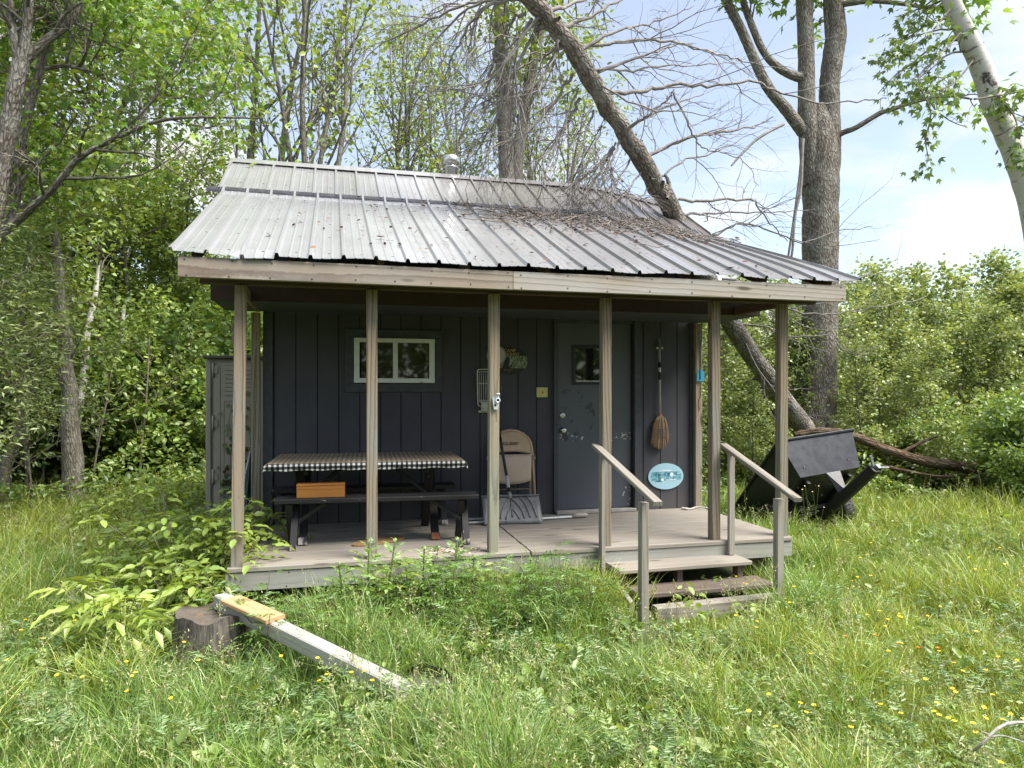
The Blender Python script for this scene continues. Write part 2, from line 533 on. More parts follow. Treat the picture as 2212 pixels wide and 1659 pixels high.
def m_door():
    t = NT('scuffed_door_paint')
    co = t.objco()
    s = t.n('ShaderNodeSeparateXYZ', None, Vector=co)
    blot = t.noise(co, 2.6, 4, 0.6)
    c = t.mix(blot, (0.064, 0.070, 0.085), (0.097, 0.105, 0.124))
    # bare scuffs in a band across the middle, smudges by the lock, scrapes at the foot
    band = t.math('MULTIPLY', t.math('LESS_THAN', t.math('ABSOLUTE', t.math('SUBTRACT', s.outputs[2], 1.27)), 0.045), 1.0)
    ch = t.math('GREATER_THAN', t.noise(co, 30.0, 3, 0.6), 0.585)
    foot = t.math('MULTIPLY', t.math('LESS_THAN', s.outputs[2], 0.72), t.math('GREATER_THAN', s.outputs[0], 3.05))
    gap_ = t.math('GREATER_THAN', t.noise(co, 7.0, 2), 0.50)
    chips = t.math('MULTIPLY', t.math('MULTIPLY', ch, gap_), t.math('MAXIMUM', band, foot))
    c = t.mix(chips, c, (0.55, 0.55, 0.50))
    sm = t.math('MULTIPLY', t.ramp(t.noise(co, 11.0, 3), [(0.55, 0.0), (0.63, 1.0)]),
                t.math('LESS_THAN', t.n('ShaderNodeVectorMath', dict(operation='DISTANCE'), i0=co, i1=(2.45, 7.2, 1.5)).outputs['Value'], 0.28))
    c = t.mix(t.math('MULTIPLY', sm, 0.75), c, (0.02, 0.02, 0.024))
    b = t.bsdf(Base_Color=c, Roughness=0.5)
    t.set(b, 'Normal', t.bump(t.noise(co, 60.0, 2), 0.08, 0.002))
    return t.m
DOORM = m_door()
TRIMP = m_plain('dark_trim_paint', (0.050, 0.054, 0.064), 0.65)
WHITE = m_plain('white_vinyl', (0.74, 0.75, 0.73), 0.4, var=0.06, bump=0)
def m_glass():
    t = NT('dark_window_glass')
    b = t.bsdf(Base_Color=(0.008, 0.010, 0.009), Roughness=0.03)
    b.inputs['Specular IOR Level'].default_value = 0.75
    co = t.objco()
    t.set(b, 'Normal', t.bump(t.noise(co, 2.5, 1), 0.06, 0.02))
    return t.m
GLASS = m_glass()
STEEL = m_plain('bright_metal', (0.62, 0.62, 0.62), 0.28, 1.0, 0.1, bump=0.05)
BLACKP = m_plain('black_plastic', (0.009, 0.009, 0.010), 0.45, var=0.3, bump=0.1)
WHITEM = m_plain('white_coated_wire', (0.62, 0.62, 0.56), 0.5, var=0.12, bump=0)
YELLOWP = m_plain('yellowed_plate', (0.60, 0.55, 0.24), 0.55, var=0.15)
YELLOW2 = m_plain('yellow_switch', (0.66, 0.58, 0.16), 0.5, var=0.08)
REDMARK = m_plain('red_mark', (0.35, 0.05, 0.03), 0.6)

def m_metal_roof(name, base, stain, rough=0.2, brown_tint=0.0):
    t = NT(name)
    co = t.objco()
    s = t.n('ShaderNodeSeparateXYZ', None, Vector=co)
    n = t.noise(t.vmul(co, (1.2, 0.8, 0.8)), 1.4, 4, 0.6)
    n2 = t.noise(t.vmul(co, (16.0, 0.7, 0.7)), 1.0, 4, 0.6)
    pan = t.n('ShaderNodeTexWhiteNoise', dict(noise_dimensions='1D'), W=t.math('FLOOR', t.math('DIVIDE', t.math('ADD', s.outputs[0], 1.115), 0.0778))).outputs[0]
    c = t.mix(t.ramp(n, [(0.35, 0.0), (0.7, 1.0)]), base, tuple(x * 0.84 for x in base))
    c = t.mix(t.math('MULTIPLY', t.ramp(n2, [(0.50, 0.0), (0.75, 1.0)]), 0.45), c, stain)
    c = t.mix(t.math('MULTIPLY', pan, 0.22), c, stain)
    if brown_tint:     # browner to the right: debris dirt plus reflected trunk and trees painted in
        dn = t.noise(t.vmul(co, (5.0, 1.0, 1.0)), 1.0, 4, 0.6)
        df = t.n('ShaderNodeMapRange', None, i0=t.math('MULTIPLY_ADD', dn, 2.2, s.outputs[0]), i1=1.9, i2=3.6, i3=0.0, i4=brown_tint).outputs[0]
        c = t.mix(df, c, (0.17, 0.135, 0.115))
    fx = t.math('ABSOLUTE', t.math('SUBTRACT', t.math('FRACT', t.math('DIVIDE', t.math('ADD', s.outputs[0], 1.083), 0.2335)), 0.5))
    fy = t.math('ABSOLUTE', t.math('SUBTRACT', t.math('FRACT', t.math('DIVIDE', s.outputs[1], 0.52)), 0.5))
    scr = t.math('MULTIPLY', t.math('LESS_THAN', fx, 0.038), t.math('LESS_THAN', fy, 0.017))
    c = t.mix(scr, c, (0.06, 0.055, 0.05))
    r = t.math('ADD', t.math('MULTIPLY_ADD', n2, 0.16, rough - 0.08), t.math('MULTIPLY', pan, 0.08))
    b = t.bsdf(Base_Color=c, Roughness=r, Metallic=0.50)
    t.set(b, 'Normal', t.bump(t.noise(t.vmul(co, (3.0, 1.2, 1.2)), 1.0, 2), 0.14, 0.03))
    return t.m
ROOFM = m_metal_roof('galvanised_roof', (0.54, 0.55, 0.58), (0.28, 0.25, 0.24), 0.20, 0.30)
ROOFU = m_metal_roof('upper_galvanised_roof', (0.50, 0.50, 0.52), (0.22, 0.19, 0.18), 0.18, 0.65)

def m_chipped(name):
    t = NT(name)
    bc = t.attr('bc')
    n = t.noise(t.vmul(bc, (12.0, 60.0, 60.0)), 1.0, 4, 0.65)
    fib = t.noise(t.vmul(bc, (4.0, 130.0, 130.0)), 1.0, 3)
    c = t.mix(fib, (0.004, 0.004, 0.005), (0.010, 0.010, 0.011))
    c = t.mix(t.ramp(n, [(0.69, 0.0), (0.72, 1.0)]), c, (0.36, 0.34, 0.31))
    b = t.bsdf(Base_Color=c, Roughness=0.62)
    t.set(b, 'Normal', t.bump(fib, 0.4, 0.003))
    return t.m
CHIP = m_chipped('chipped_black_paint')
def m_foot():
    t = NT('worn_leg_foot')
    n = t.noise(t.vmul(t.attr('bc'), (10.0, 40.0, 40.0)), 1.0, 4)
    t.bsdf(Base_Color=t.mix(t.ramp(n, [(0.42, 0.0), (0.6, 1.0)]), (0.02, 0.02, 0.02), (0.40, 0.38, 0.35)), Roughness=0.8)
    return t.m
FOOT = m_foot()
RUST = m_plain('rusty_leg_foot', (0.20, 0.075, 0.03), 0.85)

# ------------------------------------------------------------------ sky and sun
SUN_EL, SUN_AZ = 56.0, 128.0       # azimuth clockwise from +y
w = bpy.data.worlds.new('World')
SC.world = w
w.use_nodes = True
nt = w.node_tree
nt.nodes.clear()
out = nt.nodes.new('ShaderNodeOutputWorld')
sky = nt.nodes.new('ShaderNodeTexSky')
sky.sky_type = 'NISHITA'
sky.sun_disc = False
sky.sun_elevation = R(SUN_EL)
sky.sun_rotation = R(SUN_AZ)
sky.air_density = 1.0
sky.dust_density = 0.3
tc = nt.nodes.new('ShaderNodeTexCoord')
sp = nt.nodes.new('ShaderNodeSeparateXYZ')
nt.links.new(tc.outputs['Generated'], sp.inputs[0])
def wm(op, a, b):
    nd = nt.nodes.new('ShaderNodeMath'); nd.operation = op
    for i, v in ((0, a), (1, b)):
        if isinstance(v, bpy.types.NodeSocket): nt.links.new(v, nd.inputs[i])
        else: nd.inputs[i].default_value = v
    return nd.outputs[0]
den = wm('ADD', wm('MAXIMUM', sp.outputs[2], 0.0), 0.16)
cb = nt.nodes.new('ShaderNodeCombineXYZ')
nt.links.new(wm('DIVIDE', sp.outputs[0], den), cb.inputs[0])
nt.links.new(wm('DIVIDE', sp.outputs[1], den), cb.inputs[1])
CLX, CLY = -3.1, 4.7
nz = nt.nodes.new('ShaderNodeTexNoise')
nz.inputs['Scale'].default_value = 1.5
nz.inputs['Detail'].default_value = 6
nz.inputs['Roughness'].default_value = 0.52
va = nt.nodes.new('ShaderNodeVectorMath'); va.operation = 'ADD'; va.inputs[1].default_value = (CLX, CLY, 0.0)
nt.links.new(cb.outputs[0], va.inputs[0]); nt.links.new(va.outputs[0], nz.inputs['Vector'])
rp = nt.nodes.new('ShaderNodeValToRGB')
rp.color_ramp.elements[0].position = 0.47; rp.color_ramp.elements[0].color = (0.32, 0.32, 0.32, 1)
rp.color_ramp.elements[1].position = 0.68; rp.color_ramp.elements[1].color = (1, 1, 1, 1)
nt.links.new(nz.outputs[0], rp.inputs[0])
b1 = nt.nodes.new('ShaderNodeBackground'); b1.inputs[1].default_value = SKY_STR = 0.068
nt.links.new(sky.outputs[0], b1.inputs[0])
b2 = nt.nodes.new('ShaderNodeBackground'); b2.inputs[0].default_value = (1.0, 0.985, 0.975, 1)
b2.inputs[1].default_value = 0.31
ms = nt.nodes.new('ShaderNodeMixShader')
nt.links.new(rp.outputs[0], ms.inputs[0]); nt.links.new(b1.outputs[0], ms.inputs[1]); nt.links.new(b2.outputs[0], ms.inputs[2])
nt.links.new(ms.outputs[0], out.inputs[0])

sl = bpy.data.lights.new('sun', 'SUN')
sl.energy = 2.6
sl.angle = R(36.0)
sl.color = (1.0, 0.95, 0.86)
so = bpy.data.objects.new('sun', sl)
COL.objects.link(so)
sd = V((math.sin(R(SUN_AZ)) * math.cos(R(SUN_EL)), math.cos(R(SUN_AZ)) * math.cos(R(SUN_EL)), math.sin(R(SUN_EL))))
so.rotation_euler = sd.to_track_quat('Z', 'Y').to_euler()
SC.view_settings.view_transform = 'Standard'
SC.view_settings.look = 'None'
SC.view_settings.gamma = 1.0
SC.view_settings.use_curve_mapping = False
SC.view_settings.exposure = 1.95
SC.cycles.max_bounces = 6
SC.cycles.diffuse_bounces = 3
SC.cycles.glossy_bounces = 3
SC.cycles.transmission_bounces = 4
SC.cycles.caustics_reflective = False
SC.cycles.caustics_refractive = False
SC.cycles.use_denoising = True

# ------------------------------------------------------------------ ground
def gh(x, y):
    """height of the ground"""
    x = np.asarray(x, float); y = np.asarray(y, float)
    h = 0.05 * np.sin(0.9 * x + 0.5 * y) * np.cos(0.7 * y - 0.3 * x) + 0.03 * np.sin(2.3 * x + 1.1) * np.sin(1.9 * y + 0.4)
    h = h + 0.02 * np.sin(5.1 * x + 2.7 * y) * np.cos(4.3 * y)
    far = np.clip((np.hypot(x, y) - 18) / 30, 0, 1)
    near = np.clip((np.abs(x - 1.6) - 1.8) / 1.5, 0, 1) * 1.0
    return h * (1 - far)
def ground():
    g = np.concatenate([-np.geomspace(1200, 14, 22), np.linspace(-13, 13, 105), np.geomspace(14, 1200, 22)])
    X, Y = np.meshgrid(g + 1.0, g + 8.0, indexing='ij')
    Z = gh(X, Y)
    n = len(g)
    i = np.arange(n - 1)[:, None] * n; j = np.arange(n - 1)[None]
    f = np.stack([i + j, i + n + j, i + n + j + 1, i + j + 1], -1).reshape(-1, 4)
    B = Blk(); B.add(np.stack([X, Y, Z], -1), f, (0.1, 0.1, 0.1))
    t = NT('meadow_soil')
    co = t.geo()
    a = t.noise(co, 6.0, 5, 0.65); b_ = t.noise(co, 0.6, 3)
    c = t.mix(a, (0.030, 0.026, 0.014), (0.075, 0.085, 0.030))
    c = t.mix(t.math('MULTIPLY', b_, 0.6), c, (0.06, 0.09, 0.025))
    bs = t.bsdf(Base_Color=c, Roughness=0.95)
    t.set(bs, 'Normal', t.bump(a, 0.7, 0.04))
    o = link('ground', B.mesh('ground', t.m))
    tag(o, kind='structure')
ground()

# ------------------------------------------------------------------ cabin
D = 0.46                    # deck top
WY = 7.22                   # front wall face
X0, X1 = -0.66, 3.95        # side walls
DX0, DX1, DY0 = -0.77, 3.985, 5.565
cabin = empty('cabin', (1.645, 7.22, 0.0), 'small dark slate-blue cabin with a metal roof and covered front porch', 'cabin')
def C(name, mb, mats, parent=None, label=None):
    o = mb.build(name, mats)
    if parent is None: rel(o, cabin)
    else: o.parent = parent        # its parent's own world matrix is the identity
    if label: o['label'] = label
    return o

NAIL = m_plain('nail_head', (.05, .04, .035), .6)
def nails(mb, xa, xb, y, z, dz, n):
    for k in range(n):
        x = xa + (xb - xa) * k / (n - 1)
        for s in (-1, 1):
            mb.box((x + random.uniform(-.02, .02), y, z + s * dz + random.uniform(-.008, .008)), (.010, .003, .010), 1, ch=.001)
# front wall: vertical boards with real grooves
mb = MB()
edges = [X0]
x = X0 + 0.10
while x < X1 - 0.06:
    edges.append(x); x += 0.2032
edges.append(X1)
for a, b in zip(edges[:-1], edges[1:]):
    mb.add([(a + .005, WY, D - .02), (b - .005, WY, D - .02), (b - .005, WY, 3.42), (a + .005, WY, 3.42),
            (a + .005, WY + .011, D - .02), (b - .005, WY + .011, D - .02), (b - .005, WY + .011, 3.42), (a + .005, WY + .011, 3.42)],
           [[0, 1, 2, 3], [0, 3, 7, 4], [1, 5, 6, 2], [3, 2, 6, 7]])
mb.add([(X0, WY + .010, D - .02), (X1, WY + .010, D - .02), (X1, WY + .010, 3.42), (X0, WY + .010, 3.42)], [[0, 1, 2, 3]], mi=1)
C('front_wall', mb, [SIDING, GROOVE])
# side and back walls
YB = 10.35
RY, RZ = 8.80, 4.41
def roof_under(y): return RZ - 0.6 * abs(y - RY) - 0.10
for xs, sx in ((X0, -1), (X1, 1)):
    mb = MB()
    prof = [(WY + .012, 0.30), (YB, 0.30), (YB, roof_under(YB)), (RY, roof_under(RY)), (WY + .012, 3.40)]
    n = len(prof)
    vs = [(xs, y, z) for y, z in prof] + [(xs - sx * 0.09, y, z) for y, z in prof]
    mb.add(vs, [list(range(n)), list(range(2 * n - 1, n - 1, -1))] + [[i, (i + 1) % n, (i + 1) % n + n, i + n] for i in range(n)])
    C('side_wall', mb, [SIDING])
mb = MB(); mb.box((1.645, YB + .03, 1.85), (4.61, .06, 3.1)); C('back_wall', mb, [SIDING])
for xs in (X0 + .045, X1 - .045):
    mb = MB(); mb.box((xs, WY - .012, 1.49), (.09, .02, 2.05)); C('corner_trim', mb, [TRIMP])

# window
mb = MB()
mb.box((.59, WY - .010, 2.335), (.96, .02, .085)); mb.box((.59, WY - .010, 1.793), (.96, .02, .085))
mb.box((.151, WY - .010, 2.064), (.085, .0195, .457)); mb.box((1.029, WY - .010, 2.064), (.085, .0195, .457))
win = C('window', mb, [TRIMP])
mb = MB()
mb.box((.595, WY - .02, 2.268), (.80, .05, .042)); mb.box((.595, WY - .02, 1.866), (.80, .05, .046))
mb.box((.222, WY - .02, 2.067), (.052, .049, .358)); mb.box((.968, WY - .02, 2.067), (.052, .049, .358)); mb.box((.600, WY - .026, 2.067), (.046, .052, .358))
mb.box((.40, WY - .046, 1.850), (.03, .004, .006), 1); mb.box((.86, WY - .046, 1.850), (.03, .004, .006), 1)
C('window_frame', mb, [WHITE, BLACKP], win)
for xa, xb in ((.249, .576), (.624, .941)):
    mb = MB(); mb.box(((xa + xb) / 2, WY - .004, 2.067), (xb - xa, .006, .356)); C('pane', mb, [GLASS], win)

# door
mb = MB(); mb.box((2.728, WY - .006, 1.495), (.83, .02, 1.985), ch=.002)
door = C('door', mb, [DOORM])
mb = MB()
mb.box((2.285, WY - .016, 1.50), (.045, .045, 2.06)); mb.box((3.205, WY - .030, 1.50), (.070, .085, 2.06)); mb.box((2.735, WY - .020, 2.515), (.86, .052, .045))
mb.box((3.155, WY - .004, 1.5), (.03, .02, 2.0), 1)  # black strip stands in for the shade in the right jamb's reveal
C('door_frame', mb, [TRIMP, BLACKP], door)
mb = MB(); mb.box((2.728, WY - .05, .478), (.90, .11, .03)); C('threshold', mb, [m_plain('worn_threshold', (.36, .34, .31), .6)], door)
mb = MB()
for a in ((2.68, 2.235, .42, .03), (2.68, 1.845, .42, .03)): mb.box((a[0], WY - .022, a[1]), (a[2], .02, a[3]))
for a in (2.487, 2.873): mb.box((a, WY - .022, 2.04), (.03, .0195, .36))
dw = C('door_window', mb, [BLACKP], door)
mb = MB(); mb.box((2.68, WY - .018, 2.04), (.356, .006, .36)); C('pane', mb, [GLASS], dw)
mb = MB(); mb.box((2.68, WY - .028, 1.868), (.34, .008, .012)); C('bead', mb, [STEEL], dw)
def knob(z, r, l):
    mb = MB()
    M = Matrix.Translation((2.362, WY - .016, z)) @ Matrix.Rotation(R(90), 4, 'X')
    mb.lathe([(0, 0), (r * 1.25, 0), (r * 1.25, .008), (r * .5, .012), (r * .5, l * .5), (r, l * .62), (r, l * .9), (r * .8, l), (0, l)], 18, M)
    return mb
C('door_knob', knob(1.345, .027, .062), [STEEL], door)
C('deadbolt', knob(1.503, .025, .02), [STEEL], door)

# light switch plate
mb = MB(); mb.box((2.139, WY - .008, 1.748), (.118, .016, .105), ch=.006)
sw = C('switch_plate', mb, [YELLOWP])
mb = MB(); mb.box((2.141, WY - .018, 1.747), (.066, .006, .072), ch=.002); mb.box((2.141, WY - .023, 1.747), (.012, .010, .022), 1); mb.box((2.141, WY - .0215, 1.768), (.006, .003, .006), 1)
C('switch', mb, [YELLOW2, REDMARK], sw)

# deck
mb = MB()
for xa, xb in ((DX0 + .01, 1.545), (1.560, DX1 - .005)):
    y = DY0 - .015
    k = 0
    while y < WY - .02:
        wd = min(.139, WY - .004 - y)
        z = D - .019 + random.uniform(-.0015, .0015)
        mb.bar((xa + random.uniform(-.004, .004), y + wd / 2, z), (xb + random.uniform(-.002, .002), y + wd / 2, z), wd, .036, ch=.005)
        y += wd + .0065; k += 1
C('deck', mb, [DECK])
mb = MB(); mb.box(((DX0 + 1.547) / 2, DY0 + .012, D - .040 - .068), (1.547 - DX0, .036, .136)); nails(mb, -.7, 1.5, DY0 - .0065, D - .105, .05, 7); C('skirt_board', mb, [SKIRT, NAIL])
mb = MB(); mb.box(((DX1 + 1.557) / 2, DY0 + .014, D - .042 - .066), (DX1 - 1.557, .036, .136)); C('skirt_board', mb, [SKIRT])
for xs in (DX0 + .02, DX1 - .02):
    mb = MB(); mb.box((xs, (DY0 + WY) / 2 + .02, D - .108), (.036, WY - DY0 - .04, .134)); C('skirt_board', mb, [SKIRT])
for xs in (-.1, .8, 1.55, 2.4, 3.2):
    mb = MB(); mb.box((xs, (DY0 + WY) / 2 + .05, D - .108), (.04, WY - DY0 - .12, .13)); C('joist', mb, [DARKW])
for xs in (-.55, 1.55, 3.8):
    for ys in (5.85, 6.95):
        mb = MB(); mb.box((xs, ys, .12), (.2, .2, .42)); C('deck_block', mb, [STEP_D])

# posts
PT = D - .001
for i, (px, m, py) in enumerate(((-.698, POST_A, 5.62), (.288, POST_A, 5.62), (1.251, POST_G, 5.62), (2.226, POST_A, 5.625), (3.248, POST_A, 5.63), (3.925, POST_G, 5.63))):
    mb = MB()
    lean = (.03, 0, .01, 0, 0, 0)[i]
    mb.bar((px, py, PT), (px + lean, py, 2.545), .081, .080, (0, 1, 0), .004)
    C('post', mb, [m])
for px in (-.72, 3.935):
    mb = MB(); mb.bar((px, WY - .05, PT), (px, WY - .05, 2.51), .082, .055, (0, 1, 0), .005); C('post', mb, [POST_A])
for px in (-.70, 3.93):
    mb = MB(); mb.bar((px, 5.665, 2.565), (px, WY - .02, 2.565), .04, .089, ch=.004); C('side_beam', mb, [POST_A if px < 0 else DARKW])
# header behind the fascia, rafters
mb = MB(); mb.box((1.65, 5.625, 2.625), (5.2, .075, .15)); C('header_beam', mb, [DARKW])
mb = MB()
mb.bar((-1.05, 5.372, 2.628), (1.352, 5.372, 2.620), .038, .145, ch=.004); nails(mb, -1.0, 1.3, 5.352, 2.624, .05, 9); C('fascia_board', mb, [FASCIA_B, NAIL])
mb = MB(); mb.bar((1.356, 5.370, 2.620), (4.378, 5.370, 2.618), .038, .143, ch=.004); nails(mb, 1.42, 4.33, 5.350, 2.619, .05, 9); C('fascia_board', mb, [FASCIA_P, NAIL])
PS = (3.81 - 2.735) / (7.8 - 5.33)
def rz(x, y):
    """top of the roof sheets, bent down at the right end where the tree fell"""
    z = np.where(np.asarray(y) < 7.8, 2.727 + PS * (np.asarray(y) - 5.33), 3.835 + 0.6 * (np.asarray(y) - 7.8))
    z = np.where(np.asarray(y) > RY, RZ - 0.6 * (np.asarray(y) - RY), z)
    k = np.clip((np.asarray(x) - 3.1) / 1.4, 0, 1); k = k * k * (3 - 2 * k)
    tt = np.clip((np.asarray(y) - 5.5) / 2.3, 0, 1) ** 1.4
    return z - 0.17 * k * tt
for i in range(9):
    px = -.95 + i * .65
    mb = MB(); mb.bar((px, 5.40, float(rz(px, 5.4)) - .055), (px, 7.6, float(rz(px, 7.6)) - .06), .038, .085, ch=.003); C('rafter', mb, [DARKW])
# old eave over the front wall, brown
mb = MB(); mb.box((1.60, 6.395, 2.592), (5.20, .03, .135)); C('eave_board', mb, [BROWNP])
mb = MB(); mb.box((1.60, 6.80, 2.532), (5.18, .78, .016)); C('soffit', mb, [TRIMP])

# corrugated sheets
def sheet(x0, x1, y0, y1, zf, ny, ph=0.0, xr=None, bend=0.0):
    """ribbed steel: high ribs every 23 cm with two low ones between"""
    pitch = .2335
    prof = []
    k = 0
    x = x0
    while x < x1 - 1e-6:
        for dx, dz in ((0, 0), (.009, .026), (.029, .026), (.038, 0), (.092, 0), (.098, .003), (.106, .003), (.112, 0), (.158, 0), (.164, .003), (.172, .003), (.178, 0)):
            if x + dx < x1: prof.append((x + dx, dz))
        x += pitch
    prof.append((x1, 0.0))
    mb = MB()
    rows = []
    for t in range(ny + 1):
        f = t / ny
        row = []
        for px, dz in prof:
            xe = px
            if xr is not None:
                lim = x1 + (xr - x1) * f
                xe = min(px, lim)
            y = y0 + (y1 - y0) * f
            z = float(zf(xe, y)) + dz + .004 * math.sin(px * 2.1 + f * 5) * (0.4 + f)
            if t == 0 and bend: z += .010 * math.sin(px * 7.3) * math.sin(px * 2.9 + 1) - (.016 if abs(px + .55) < .14 else 0)
            row.append((xe, y, z))
        rows.append(row)
    n = len(prof)
    vs = [p for r in rows for p in r] + [(p[0], p[1], p[2] - .004) for r in rows for p in r]
    o = n * (ny + 1)
    fs = []
    for t in range(ny):
        for i in range(n - 1):
            a = t * n + i
            fs.append([a, a + 1, a + n + 1, a + n]); fs.append([o + a + n, o + a + n + 1, o + a + 1, o + a])
    for i in range(n - 1):
        fs.append([i, o + i, o + i + 1, i + 1])
        a = ny * n + i
        fs.append([a, a + 1, o + a + 1, o + a])
    for t in range(ny):
        a = t * n; fs.append([a, a + n, o + a + n, o + a])
        a = t * n + n - 1; fs.append([a, o + a, o + a + n, a + n])
    mb.add(vs, fs)
    return mb
C('porch_roof', sheet(-1.115, 4.56, 5.33, 7.86, rz, 16, xr=4.30, bend=1), [ROOFM])
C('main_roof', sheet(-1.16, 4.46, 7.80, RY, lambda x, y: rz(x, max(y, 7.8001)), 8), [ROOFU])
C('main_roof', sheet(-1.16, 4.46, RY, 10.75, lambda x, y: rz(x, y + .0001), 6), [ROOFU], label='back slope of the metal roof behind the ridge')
mb = MB()
def strip(mb, pts_a, pts_b):
    n = len(pts_a); mb.add(pts_a + pts_b, [[i, i + 1, n + i + 1, n + i] for i in range(n - 1)])
xs = np.linspace(-1.26, 4.34, 40)
strip(mb, [(x, 7.775, float(rz(x, 7.78)) + .006) for x in xs], [(x, 7.775, float(rz(x, 7.78)) + .034) for x in xs])
strip(mb, [(x, 7.775, float(rz(x, 7.78)) + .034) for x in xs], [(x, 7.83, float(rz(x, 7.81)) + .030) for x in xs])
C('drip_edge', mb, [m_plain('dark_flashing', (.10, .10, .11), .45, .7)])
mb = MB()
xs = np.linspace(-1.16, 4.44, 30)
strip(mb, [(x, RY - .10, float(rz(x, RY - .1)) + .024) for x in xs], [(x, RY, float(rz(x, RY)) + .040) for x in xs])
strip(mb, [(x, RY, float(rz(x, RY)) + .040) for x in xs], [(x, RY + .10, float(rz(x, RY + .1)) + .024) for x in xs])
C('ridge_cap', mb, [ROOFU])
# flue cap behind the ridge
mb = MB()
M = Matrix.Translation((1.45, 9.0, 4.40))
mb.lathe([(.075, 0), (.075, .20), (.098, .20), (.098, .225), (.082, .235), (.082, .25), (.118, .255), (.122, .30), (.118, .345), (.095, .36), (0, .372)], 24, M)
C('chimney_cap', mb, [STEEL])

# ------------------------------------------------------------------ porch steps
steps = empty('porch_steps', (2.8, 5.3, 0), 'weathered wooden porch steps with two sloping handrails', 'steps')
def S_(name, mb, mats, label=None):
    o = rel(mb.build(name, mats), steps)
    if label: o['label'] = label
    return o
mb = MB(); mb.bar((2.205, 5.415, .315), (3.41, 5.44, .315), .285, .036, ch=.007); S_('tread', mb, [DECK])
mb = MB(); mb.bar((2.29, 5.22, .166), (3.50, 5.25, .166), .26, .045, ch=.01); S_('tread', mb, [STEP_D], 'dark mossy lower tread')
mb = MB(); mb.bar((2.36, 4.96, .070), (3.45, 5.00, .080), .10, .12, ch=.012); S_('tread', mb, [RAILW], 'grey timber sunk in the grass')
for px in (2.27, 2.78, 3.34):
    mb = MB(); mb.bar((px, 5.40, -.02), (px, 5.40, .296), .05, .085, (0, 1, 0)); S_('stringer', mb, [STEP_D])
mb = MB(); mb.bar((2.24, 5.50, .10), (2.24, 5.12, .02), .04, .22); S_('stringer', mb, [GREYW])
for px, y1, zt, zb in ((2.15, 4.70, .965, -.1), (3.33, 4.815, .93, -.1)):
    mb = MB(); mb.bar((px, y1, zb), (px, y1, zt), .060, .062, (0, 1, 0), .006); S_('rail_post', mb, [RAILW])
mb = MB(); mb.bar((2.155, 5.52, -.02), (2.155, 5.52, 1.265), .036, .07, (0, 1, 0)); S_('rail_post', mb, [RAILW])
mb = MB(); mb.bar((3.355, 5.53, .34), (3.355, 5.53, 1.265), .055, .036, (0, 1, 0)); S_('rail_post', mb, [RAILW])
mb = MB(); mb.bar((2.15, 5.66, 1.300), (2.15, 4.46, .990), .068, .032); S_('handrail', mb, [RAILW])
mb = MB(); mb.bar((3.335, 5.62, 1.285), (3.335, 4.58, .955), .068, .032); S_('handrail', mb, [RAILW])
# ------------------------------------------------------------------ things on the porch
def part(name, mb, mats, root, label=None):
    o = rel(mb.build(name, mats), root) if root.type == 'EMPTY' else mb.build(name, mats, root)
    if label: o['label'] = label
    return o
def rot2(cx, cy, deg):
    a = R(deg)
    return lambda x, y, z: (cx + x * math.cos(a) - y * math.sin(a), cy + x * math.sin(a) + y * math.cos(a), z)

# picnic table
tb = empty('picnic_table', (.30, 6.55, D), 'black sawbuck picnic table covered by a checked cloth against the front wall', 'table')
T = rot2(.30, 6.55, -2.6)
TZ = 1.165
mb = MB()
for k in range(5):
    yy = -.36 + k * .18
    mb.bar(T(-.80, yy, TZ - .022), T(.80, yy, TZ - .022), .172, .036)
part('tabletop', mb, [CHIP], tb)
for sx in (-.56, .56):
    for sg in (-1, 1):
        mb = MB()
        mb.bar(T(sx + .02 * sg, .24 * sg, TZ - .05), T(sx + .02 * sg, -.34 * sg, D), .036, .070, (1, 0, 0))
        lg = part('leg', mb, [CHIP], tb)
        mb = MB(); mb.bar(T(sx + .02 * sg, -.313 * sg, D + .055), T(sx + .02 * sg, -.342 * sg, D + .001), .039, .074, (1, 0, 0)); part('foot', mb, [RUST if sx > 0 else FOOT], lg)
    mb = MB(); mb.bar(T(sx + (.05 if sx < 0 else -.05), -.36, TZ - .07), T(sx + (.05 if sx < 0 else -.05), .36, TZ - .07), .036, .085); part('cleat', mb, [CHIP], tb)
    mb = MB(); mb.bar(T(sx * .93, 0, .83), T(sx * .35, 0, TZ - .06), .036, .07, (0, 1, 0)); part('brace', mb, [CHIP], tb)

def m_gingham():
    t = NT('black_check_cloth')
    co = t.objco()
    s = t.n('ShaderNodeSeparateXYZ', None, Vector=co)
    def st(v): return t.math('GREATER_THAN', t.math('FRACT', t.math('DIVIDE', v, .042)), .5)
    a = st(s.outputs[0]); b = st(t.math('ADD', s.outputs[1], s.outputs[2]))
    f = t.math('MULTIPLY', t.math('ADD', a, b), 0.5)
    c = t.ramp(f, [(0.0, (.68, .68, .66)), (0.5, (.10, .10, .105)), (1.0, (.012, .012, .014))])
    # the flat top is filmed over with brown dirt
    up = t.math('GREATER_THAN', t.n('ShaderNodeSeparateXYZ', None, Vector=t.n('ShaderNodeNewGeometry').outputs['Normal']).outputs[2], .7)
    brown_tint = t.mix(t.noise(co, 9.0, 4), (.33, .265, .185), (.24, .19, .135))
    dc = t.mix(t.math('MULTIPLY', a, .62), brown_tint, (.10, .086, .072))
    c = t.mix(up, c, dc)
    bs = t.bsdf(Base_Color=c, Roughness=0.8)
    bs.inputs['Specular IOR Level'].default_value = 0.12
    t.set(bs, 'Normal', t.bump(t.noise(co, 22.0, 2), 0.15, 0.005))
    return t.m
